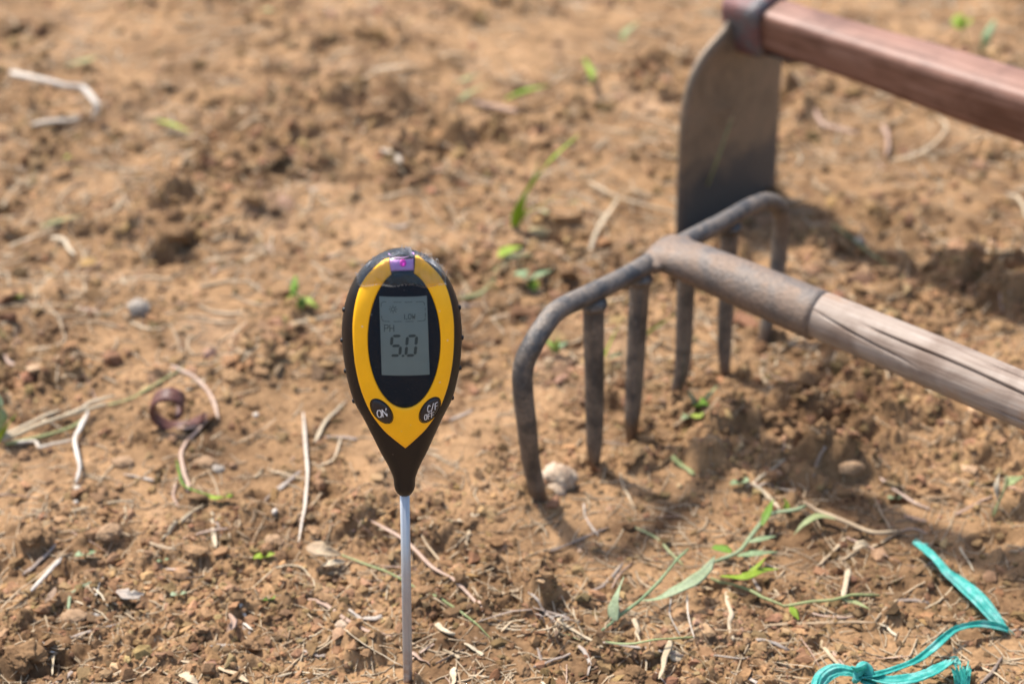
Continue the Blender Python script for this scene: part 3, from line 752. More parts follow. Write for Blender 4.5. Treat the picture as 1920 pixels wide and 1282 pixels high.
# crumpled clear tape over the sensor, saw-toothed lower edge
def vtop(u):
    return float(np.interp(-abs(u), -PW[PV > 236], PV[PV > 236]))
V = []; F = []; nu = 71; rows = 13; fl = 5; r2 = np.random.default_rng(5)
for j in range(nu):
    u = -22.3+45.0*j/(nu-1); top = vtop(u); v0 = 268.9-.0055*(u+3)**2+(.45 if j % 2 else -.3)+.5*math.sin(u*.4); v0 = min(v0, top-.8)
    for i in range(rows):
        b_ = i/(rows-1); v = v0+(top-.15-v0)*(1-(1-b_)**1.7)
        cr = .45*float(perlin(np.array(u/4.0), np.array(v/3.0), 3))+.25*float(perlin(np.array(u/1.6), np.array(v/1.5), 4))
        V.append(S(u, v, 1.35+.6*b_*0+cr*(.3+.9*b_)))
    ln = (2.2+2.2*float(perlin(np.array(u/3.2), np.array(.3), 9))+1.6*float(perlin(np.array(u/1.1), np.array(.7), 10)))*(1.7 if u > 2 else 1.05)
    if abs(u-1.0) < 1.3: ln += 4.5*(1-abs(u-1.0)/1.3)
    ln = max(ln, .25); o0 = off_front(u, top-.15)
    for i in range(1, fl+1):
        t = i/fl; sp_ = float(perlin(np.array(u/1.4), np.array(t*2.1+5), 12))
        V.append(((u*(1+.05*t)+sp_*.5)/1000, (-(o0+1.3)+1.6*t+1.4*sp_)/1000, (top+.5+ln*t*.75+.4*sp_)/1000))
R = rows+fl; F2_ = []
for j in range(nu-1):
    for i in range(R-1):
        if i > rows and r2.random() < .16*(i-rows): continue
        (F if i < rows-1 else F2_).append((j*R+i, (j+1)*R+i, (j+1)*R+i+1, j*R+i+1))
tp = link('clear_tape', mesh('clear_tape', V, F), MET, M['tape'])
VE = []; FE = []
for j in range(nu):
    p0 = V[j*R]; VE += [(p0[0], p0[1]-.00025, p0[2]-.0001), (p0[0], p0[1]-.00025, p0[2]+.00032)]
for j in range(nu-1):
    if r2.random() < .8: FE.append((j*2, j*2+2, j*2+3, j*2+1))
link('cut_edge', mesh('cut_edge', VE, FE), tp, M['tape_edge'])
link('torn_fringe', mesh('torn_fringe', V, F2_), tp, M['tape_torn'])

# ------------------------------------------------------------------ rake
RB = np.array([.636, .772, 0]); RN = np.array([.772, -.636, 0]); RC = np.array([.106, 1.056, 0])
def rp(s, z, n=0.0): return RC+RB*s+RN*n+np.array([0, 0, z])
RAKE = empty('rake', tuple(RC)); 
tag(RAKE, 'six-tined iron rake with a pale wooden handle, tines stuck in the soil', 'rake')
def under(o, root):      # parent while keeping world coordinates of the vertices
    o.parent = root; o.matrix_parent_inverse = Matrix.Translation(-Vector(root.location)); return o
SQ = [(math.copysign(abs(math.cos(a))**.55, math.cos(a)), math.copysign(abs(math.sin(a))**.55, math.sin(a))) for a in np.linspace(0, 2*math.pi, 17)[:-1]]
bar = [(-.126, -.035), (-.1335, -.012), (-.1375, .004), (-.146, .035), (-.1525, .066), (-.1555, .095), (-.1535, .113), (-.147, .126), (-.135, .1345), (-.118, .1385), (-.084, .1370), (-.042, .1345), (.002, .1325), (.035, .1315), (.076, .1305), (.108, .1285), (.135, .1235), (.150, .1140), (.1575, .099), (.160, .078), (.157, .05), (.150, .02), (.143, -.012), (.136, -.035)]
path = catmull([rp(s, z, .0012*math.sin(i*1.9)) for i, (s, z) in enumerate(bar)], 150)
wv = [.0022, .0040, .0056, .0062, .0066, .0068, .0070, .0070, .0068, .0068, .0068, .0068, .0070, .0070, .0068, .0066, .0066, .0066, .0066, .0064, .0062, .0058, .0042, .0024]
V, F = sweep(path, wv, wv, ROUND16, up=tuple(RN)); hb = link('head_bar', mesh('head_bar', V, F), None, M['rake_iron']); under(hb, RAKE)
hb['label'] = 'round iron bar bent down at both ends into the outer tines'
for k, (s, zt, sb, tip, lean) in enumerate([(-.0815, .136, -.0785, -.012, .0), (-.029, .1335, -.0345, -.018, .0), (.0285, .1315, .0275, -.020, -.004), (.0835, .130, .0838, -.030, .002)]):
    p = [rp(s, zt, 0), rp(s, zt-.012, .0), rp(s*.6+sb*.4, .08, .001), rp(s*.2+sb*.8, .03, .002), rp(sb, .004, .002+lean), rp(sb+.001, tip, .003+lean)]
    V, F = sweep(catmull(p, 34), [.0058, .0064, .0064, .0062, .0058, .0050, .0036, .0012], [.0052, .0056, .0056, .0054, .0050, .0044, .003, .001], SQ, up=tuple(RN), roll=.12*(k-1.5))
    under(link('tine', mesh('tine', V, F), None, M['rake_iron']), RAKE)
    # weld collar where the tine meets the bar
    W = lumpy(I3, 40+k, .12, 1.6, 3)*np.array([.0092, .0092, .0062]); o = link('weld_bead', mesh('weld_bead', W+rp(s, zt-.0085), F3), None, M['rake_iron']); under(o, RAKE)
def axis_pt(s):  # handle axis
    return rp(0.004*0, .1330-.062*max(s, 0)+.002, s)
sk = [axis_pt(s) for s in np.linspace(-.004, .124, 26)]
sw_ = [.0215, .0200, .0180, .0166, .0160, .0160, .0162, .0165, .0167, .0168, .0169, .0170]; sh = [.0085, .0108, .0130, .0145, .0152, .0156, .0160, .0163, .0166, .0168, .0169, .0170]
V, F = sweep(sk, sw_, sh, ROUND16); soc = link('socket', mesh('socket', V, F), None, M['socket_iron']); under(soc, RAKE)
lip = [axis_pt(s) for s in (.1225, .1235, .1262, .1272)]; V, F = sweep(lip, [.0169, .0176, .0176, .0170], None, ROUND16); o = link('socket_lip', mesh('socket_lip', V, F), None, M['hoe_edge']); o.parent = soc; o.matrix_parent_inverse = soc.matrix_parent_inverse
for (s, du, r) in [(-.002, .017, .0075), (-.002, -.017, .0075)]:
    W = lumpy(I3, 60+int(du*1000), .2, 1.6, 3)*np.array([.010, .010, .0065]); o = link('weld_bead', mesh('weld_bead', W+rp(du, .1335, s+.004), F3), None, M['socket_iron']); under(o, RAKE)
W = I2*.0022; o = link('rivet', mesh('rivet', W+axis_pt(.102)+np.array([.001, .0095, .0135]), F2), None, M['hoe_edge']); o.parent = soc; o.matrix_parent_inverse = soc.matrix_parent_inverse
# weathered handle; the long drying cracks are cut into its surface
M['ash'] = wood_material('weathered_ash_wood', [(.165, .115, .082), (.25, .185, .138), (.30, .235, .182), (.35, .285, .23)], RN, .7, 22, (.26, .135, .06))
hs = np.concatenate([np.linspace(.110, .42, 170), np.linspace(.425, 1.05, 40)]); nseg = 220; F = []
T = unit(axis_pt(.5)-axis_pt(.2)); Sd = unit(np.cross(T, (0, 0, 1))); Up = np.cross(Sd, T)
SS, AA = np.meshgrid(hs, np.linspace(0, 2*math.pi, nseg+1)[:-1], indexing='ij')
RRr = (.0160+.0009*np.clip((SS-.13)/.15, 0, 1)+.0003*np.sin(SS*37))*(1+.012*np.sin(3*AA+SS*4)+.012*perlin(SS*30, AA*3, 8)+.006*perlin(SS*14, AA*14, 9))
for (ac, s0, s1, dep, wd) in [(.86+.04*np.sin(SS*14)+.025*np.sin(SS*61), .158, .70, .0042, .034), (.62-6.5*(SS-.127)+.03*np.sin(SS*70), .120, .205, .0030, .034), (1.5+.05*np.sin(SS*20), .22, .38, .0018, .03), (-.15+.05*np.sin(SS*17), .24, .6, .0016, .03)]:
    e = np.clip((SS-s0)/.03, 0, 1)*np.clip((s1-SS)/.05, 0, 1); dA = (AA-ac+math.pi) % (2*math.pi)-math.pi; RRr = RRr-dep*e*np.exp(-(dA/wd)**2)
AX = np.array([axis_pt(s)+Up*(.0012*math.sin(s*9)) for s in hs])
V = (AX[:, None, :]+Sd*(RRr*np.cos(AA))[..., None]+Up*(RRr*np.sin(AA))[..., None]).reshape(-1, 3)
for i in range(len(hs)-1):
    for j in range(nseg): F.append((i*nseg+j, i*nseg+(j+1) % nseg, (i+1)*nseg+(j+1) % nseg, (i+1)*nseg+j))
F.append(tuple(range(nseg))[::-1]); F.append(tuple((len(hs)-1)*nseg+j for j in range(nseg)))
hd = link('handle', mesh('handle', V, F), None, M['ash']); under(hd, RAKE); hd['label'] = 'pale weathered wooden handle with long drying cracks'
# splinter standing off the handle by the socket
V, F = sweep([axis_pt(.168)+Up*.0155, axis_pt(.160)+Up*.0175, axis_pt(.157)+Up*.0195], [.0016, .0010, .0003], [.0006, .0005, .0002], HEX); o = link('splinter', mesh('splinter', V, F), None, M['ash']); o.parent = hd; o.matrix_parent_inverse = hd.matrix_parent_inverse

# ------------------------------------------------------------------ hoe
HB = unit((.70, .714, 0)); HN = unit((.714, -.70, 0)); HO = np.array([.1975, 1.40, 0])
def hp_(s, z, n=0.0): return HO+HB*s+HN*n+np.array([0, 0, z])
HOE = empty('hoe', tuple(HO)); tag(HOE, 'large hoe with a broad round-shouldered blade and a thick red-brown handle', 'hoe')
out = [(-.0700, -.03), (-.0712, .0), (-.0728, .049), (-.0740, .092), (-.0728, .118), (-.0680, .1400), (-.0610, .1540), (-.0500, .1655), (-.0380, .1735), (-.0260, .1800), (-.020, .186), (0.0, .190), (.020, .186), (.0260, .1800), (.0380, .1700), (.0480, .1600), (.0570, .1450), (.0620, .1250), (.0645, .0833), (.0685, .0078), (.069, -.03)]
oc = catmull(out, 90); th = .0030; V = []; F = []; n_ = len(oc)
cen = np.array([-.002, .07])
rings = [(1.0, .35), (.985, 1.0), (.90, 1.0), (.6, 1.0), (.3, 1.0)]
for side in (1, -1):
    for q, o in rings:
        for (s, z) in oc:
            s2, z2 = cen[0]+(s-cen[0])*q, cen[1]+(z-cen[1])*q
            V.append(hp_(s2, z2, side*th*o+.0035*math.cos(s2*20)-.0035+.0007*float(perlin(np.array(s2*40), np.array(z2*40), 2))))
    V.append(hp_(cen[0], cen[1], side*th))
blk = len(rings)*n_+1
for si, side in enumerate((1, -1)):
    b0 = si*blk
    for r_ in range(len(rings)-1):
        for j in range(n_):
            f = (b0+r_*n_+j, b0+r_*n_+(j+1) % n_, b0+(r_+1)*n_+(j+1) % n_, b0+(r_+1)*n_+j); F.append(f if side < 0 else f[::-1])
    for j in range(n_):
        f = (b0+(len(rings)-1)*n_+j, b0+(len(rings)-1)*n_+(j+1) % n_, b0+blk-1); F.append(f if side < 0 else f[::-1])
for j in range(n_): F.append((j, (j+1) % n_, blk+(j+1) % n_, blk+j))
m, nt, b = nodes('hoe_blade_iron_worn')    # dark wet-looking wear on the cutting half, tan dried dirt above
geo = N(nt, 'ShaderNodeNewGeometry'); pos = geo.outputs['Position']; n1 = noise(nt, 30, 5, .7, pos, .4); n2 = noise(nt, 340, 4, .7, pos)
r = ramp(nt, n1.outputs[0], [(.3, (.13, .095, .062)), (.5, (.19, .14, .092)), (.62, (.22, .155, .10)), (.74, (.24, .115, .055))])
sx = N(nt, 'ShaderNodeSeparateXYZ'); nt.links.new(pos, sx.inputs[0]); ad = N(nt, 'ShaderNodeMath', operation='MULTIPLY_ADD'); nt.links.new(n1.outputs[0], ad.inputs[0]); ad.inputs[1].default_value = .09; nt.links.new(sx.outputs[2], ad.inputs[2])
dk = ramp(nt, ad.outputs[0], [(.085, 1.0), (.115, .0)]); c = mix(nt, dk.outputs[0], r.outputs[0], (.072, .067, .062))
c = mix(nt, .9, c, ramp(nt, n2.outputs[0], [(.3, (.75, .75, .75)), (.7, (1.2, 1.2, 1.2))]).outputs[0], 'MULTIPLY')
nt.links.new(c, b.inputs['Base Color']); b.inputs['Metallic'].default_value = .25; b.inputs['Roughness'].default_value = .55; bump(nt, b, n2.outputs[0], .3, .0008); M['hoe_blade'] = m
under(link('blade', mesh('blade', V, F), None, M['hoe_blade']), HOE)
RR = [(math.copysign(abs(math.cos(a))**.42, math.cos(a)), math.copysign(abs(math.sin(a))**.42, math.sin(a))) for a in np.linspace(0, 2*math.pi, 41)[:-1]]
def hx(n): return hp_(.004, .1835-.026*max(n, 0), n)
HR = math.radians(15); HS = HB*math.cos(HR)+np.array([0, 0, 1])*math.sin(HR); HU = -HB*math.sin(HR)+np.array([0, 0, 1])*math.cos(HR)   # the handle is rolled a little towards the near side
# collar: a forged band round the handle
V = []; F = []; prof = [(-.008, .0, .0), (-.008, .0050, .0052), (-.004, .0064, .0066), (.022, .0060, .0062), (.0285, .0046, .0048), (.0285, .0, .0)]
for (n, ew, eh) in prof:
    c = hx(n); 
    for (a, bb) in RR: V.append(c+HS*a*(.0172+ew)+HU*bb*(.0200+eh))
mm_ = len(RR)
for i in range(len(prof)-1):
    for j in range(mm_): F.append((i*mm_+j, i*mm_+(j+1) % mm_, (i+1)*mm_+(j+1) % mm_, (i+1)*mm_+j))
under(link('collar', mesh('collar', V, F), None, M['collar_iron']), HOE)
M['redwood'] = wood_material('red_brown_varnished_wood', [(.125, .052, .029), (.175, .080, .048), (.225, .112, .073), (.28, .155, .11)], HN, .55, 20)
ns = np.concatenate([np.linspace(-.006, .34, 90), np.linspace(.35, 1.2, 40)]); V = []; F = []
SEC = [(math.copysign(abs(math.cos(a))**.42, math.cos(a)), math.copysign(abs(math.sin(a))**.42, math.sin(a))) for a in np.linspace(0, 2*math.pi, 41)[:-1]]
for n in ns:
    g_ = min(max((n-.03)/.25, 0), 1)
    for (a, bb) in SEC: V.append(hx(n)+HS*a*(.0162+.0034*g_+.0004*math.sin(n*40))+HU*bb*(.0190+.0044*g_+.0004*math.sin(n*31+1)))
ms = len(SEC)
for i in range(len(ns)-1):
    for j in range(ms): F.append((i*ms+j, i*ms+(j+1) % ms, (i+1)*ms+(j+1) % ms, (i+1)*ms+j))
F.append(tuple(range(ms))[::-1]); F.append(tuple((len(ns)-1)*ms+j for j in range(ms)))
o = link('handle', mesh('handle', V, F), None, M['redwood']); under(o, HOE); o['label'] = 'thick red-brown varnished wooden handle'
V, F = sweep([hp_(.006, .1600, .026), hp_(.006, .1595, .046), hp_(.006, .1590, .056)], [.010, .009, .008], [.0032, .0026, .0010], SQ); o = link('wedge', mesh('wedge', V, F), None, M['hoe_edge']); under(o, HOE)
# ------------------------------------------------------------------ stones and single clods
def stone_material(name, a, b_, c):
    m, nt, bs = nodes(name); geo = N(nt, 'ShaderNodeNewGeometry'); n1 = noise(nt, 120, 6, .7, geo.outputs['Position'], .3); n2 = noise(nt, 700, 3, .7, geo.outputs['Position'])
    r = ramp(nt, n1.outputs[0], [(.3, a), (.5, b_), (.68, c)]); f = ramp(nt, n2.outputs[0], [(.3, (.75, .74, .73)), (.65, (1.1, 1.1, 1.1))])
    nt.links.new(mix(nt, .8, r.outputs[0], f.outputs[0], 'MULTIPLY'), bs.inputs['Base Color']); bs.inputs['Roughness'].default_value = .9; bump(nt, bs, n2.outputs[0], .5, .0012); return m
M['pale_stone'] = stone_material('pale_stone', (.26, .17, .105), (.39, .29, .20), (.47, .375, .28))
M['grey_stone'] = stone_material('grey_stone', (.19, .155, .12), (.30, .255, .205), (.40, .35, .285))
M['tan_clod'] = stone_material('tan_clod', (.20, .118, .060), (.285, .175, .092), (.345, .225, .130))
rock('stone', 1046, 908, (.0116, .0104, .0112), M['pale_stone'], 'pale knobbly stone lying against the nearest rake tine', 'stone', 3, lobes=[(-.003, -.0085, -.004, .72), (.007, .002, .001, .6), (-.006, -.002, .004, .55)], sink=.15)
rock('stone', 262, 585, (.0088, .008, .0085), M['grey_stone'], 'grey angular stone on smooth soil left of the meter', 'stone', 5, sink=.15)
rock('stone', 410, 882, (.0045, .0036, .0032), M['grey_stone'], 'small bluish grey pebble left of the white stick', 'stone', 8)
rock('stone', 1610, 455, (.0055, .0045, .004), M['grey_stone'], 'dull grey pebble in the shadow of the hoe handle', 'stone', 9)
rock('earth_clod', 138, 1160, (0.0082, 0.0056, 0.0042), M['tan_clod'], 'smooth tan clod like a bean near the lower left corner', 'clod', 12, rotz=.25, amp=.2, sink=.2)
rock('earth_clod', 205, 1000, (0.0080, 0.0061, 0.0045), M['tan_clod'], 'broad tan clod above the grey chip at lower left', 'clod', 14, rotz=.6)
rock('earth_clod', 232, 868, (0.0082, 0.0057, 0.0032), M['tan_clod'], 'flat tan clod below the white rootlet at left', 'clod', 16, rotz=.1)
rock('earth_clod', 385, 870, (0.0082, 0.0052, 0.0034), M['tan_clod'], 'low orange clod beside the bluish pebble', 'clod', 17, rotz=.1)
rock('earth_clod', 512, 1018, (0.0070, 0.0057, 0.0042), M['tan_clod'], 'brown clod just below the foot of the white stick', 'clod', 19, rotz=-.2)
rock('earth_clod', 645, 1175, (0.0048, 0.0037, 0.0034), M['pale_stone'], 'pale round clod beside the reddish dry blade', 'clod', 23)
rock('earth_clod', 60, 1010, (0.0098, 0.0078, 0.0056), M['crumb_dark'] if 'crumb_dark' in M else M['soil'], 'dark mossy clod at the left edge', 'clod', 29, amp=.5)
rock('earth_clod', 45, 1235, (0.0107, 0.0082, 0.0060), M['soil'], 'big crumbly clod in the lower left corner', 'clod', 31, amp=.5)
rock('earth_clod', 1180, 1268, (0.0078, 0.0066, 0.0041), M['soil'], 'crumbly clod at the bottom edge below the straw tangle', 'clod', 33, amp=.5)
rock('earth_clod', 1595, 878, (0.0090, 0.0061, 0.0045), M['tan_clod'], 'tan clod between the rake handle and the twine', 'clod', 35, rotz=.2)
rock('earth_clod', 1510, 822, (0.0078, 0.0057, 0.0041), M['soil'], 'rough clod in the churned soil under the rake handle', 'clod', 37, amp=.5)
rock('earth_clod', 1755, 610, (0.0107, 0.0070, 0.0049), M['soil'], 'rough clod just above the rake handle', 'clod', 39, amp=.3)
rock('earth_clod', 335, 440, (0.0164, 0.0115, 0.0090), M['soil'], 'large clod below the dark hole at upper left', 'clod', 41, amp=.3)
rock('earth_clod', 430, 470, (0.0139, 0.0082, 0.0060), M['soil'], 'clod right of the large clod at upper left', 'clod', 43, amp=.3)
rock('seed_husk', 145, 917, (.0030, .0022, .0020), M['white'], 'white seed husk below the dangling white rootlet', 'husk', 51, sub=(I2, F2), amp=.1, sink=.1, rotz=-.6)
rock('seed_husk', 143, 943, (.0020, .0018, .0017), M['white'], 'tiny white seed husk under the larger one at left', 'husk', 52, sub=(I2, F2), amp=.1, sink=.1)
rock('seed_husk', 480, 780, (.0026, .0022, .0020), M['white'], 'white seed husk left of the top of the white stick', 'husk', 53, sub=(I2, F2), amp=.1, sink=.1)
rock('seed_husk', 515, 960, (.0028, .0018, .0018), M['white'], 'white seed husk beside the lower half of the white stick', 'husk', 54, sub=(I2, F2), amp=.1, sink=.1, rotz=1.2)

# ------------------------------------------------------------------ stems, straws, roots
RIB = [(1, 0), (.62, .55), (.15, .62), (-.1, .95), (-.75, .6), (-1, -.1), (-.5, -.7), (.45, -.6)]
def stem_geo(path, w, h=None, section=HEX, roll=0.0, wob=.0, seed=0, taper=True, n=None):
    pts = np.array([Pt(p[0], p[1], (p[2] if len(p) > 2 else (.0018 if p[1] > 520 else .007))) for p in path])
    n = n or max(10, 7*len(path)); c = catmull(pts, n)
    # keep the piece from diving under the ground between its points
    if len(path[0]) < 3:
        for i in range(len(c)): c[i][2] = max(c[i][2], H(c[i][0], c[i][1])+w*.35)
        c[1:-1, 2] = (c[:-2, 2]+2*c[1:-1, 2]+c[2:, 2])/4; c[1:-1, 2] = (c[:-2, 2]+2*c[1:-1, 2]+c[2:, 2])/4
    t = np.linspace(0, 1, n); r = np.random.default_rng(seed+n)
    kk = max(4, len(path)+2); kink = np.stack([np.interp(t, np.linspace(0, 1, kk), r.standard_normal(kk)) for _ in range(3)], 1)*w*np.array([.30, .30, .12]); c = c+kink*np.clip(np.minimum(t, 1-t)*6, 0, 1)[:, None]
    ww = w*(1+.14*np.interp(t, np.linspace(0, 1, 9), r.standard_normal(9)))
    if taper: ww = ww*(.35+.65*np.clip(np.minimum(t+.03*r.random(), 1-t)*9, 0, 1))*(1-.25*t)
    hh = (h if h is not None else w*.7)*(1+.1*np.interp(t, np.linspace(0, 1, 7), r.standard_normal(7)))
    return sweep(c, ww, hh, section, roll=roll)
def stem(name, path, w, mat, label, cat='straw', h=None, section=HEX, roll=0.0, parent=None, group=None, taper=True, n=None):
    V, F = stem_geo(path, w*.68, None if h is None else h*.7, section, roll, seed=int(path[0][0]), taper=taper, n=n)
    o = link(name, mesh(name, V, F), None, M[mat])
    if parent is not None: o.parent = parent; o.matrix_parent_inverse = Matrix.Translation(-Vector(parent.location))
    else: tag(o, label, cat, group)
    return o
def blade_geo(path, w, fold=.3, roll=0.0, n=None, prof=None, curl=0):
    pts = np.array([Pt(p[0], p[1], (p[2] if len(p) > 2 else .004)) for p in path]); n = n or 8*len(path)
    c = catmull(pts, n); t = np.linspace(0, 1, n)
    pr = prof or [.25, .75, 1.0, .95, .7, .35, .04]
    ww = w*np.interp(t, np.linspace(0, 1, len(pr)), pr)*(1+.05*np.sin(t*23))
    sec = [(a, b*fold/.34) for a, b in LEAF]; rl = [roll, roll+curl]
    return sweep(c, ww, ww*.9+.0002, sec, roll=rl)
def blade(name, path, w, mat, parent=None, label=None, cat='leaf', **kw):
    V, F = blade_geo(path, w, **kw); o = link(name, mesh(name, V, F), None, M[mat])
    if parent is not None: o.parent = parent; o.matrix_parent_inverse = Matrix.Translation(-Vector(parent.location))
    else: tag(o, label, cat)
    return o
def plant(name, px, py, label, cat='plant'):
    p = Pt(px, py); e = empty(name, tuple(p)); tag(e, label, cat, None, 'thing'); return e

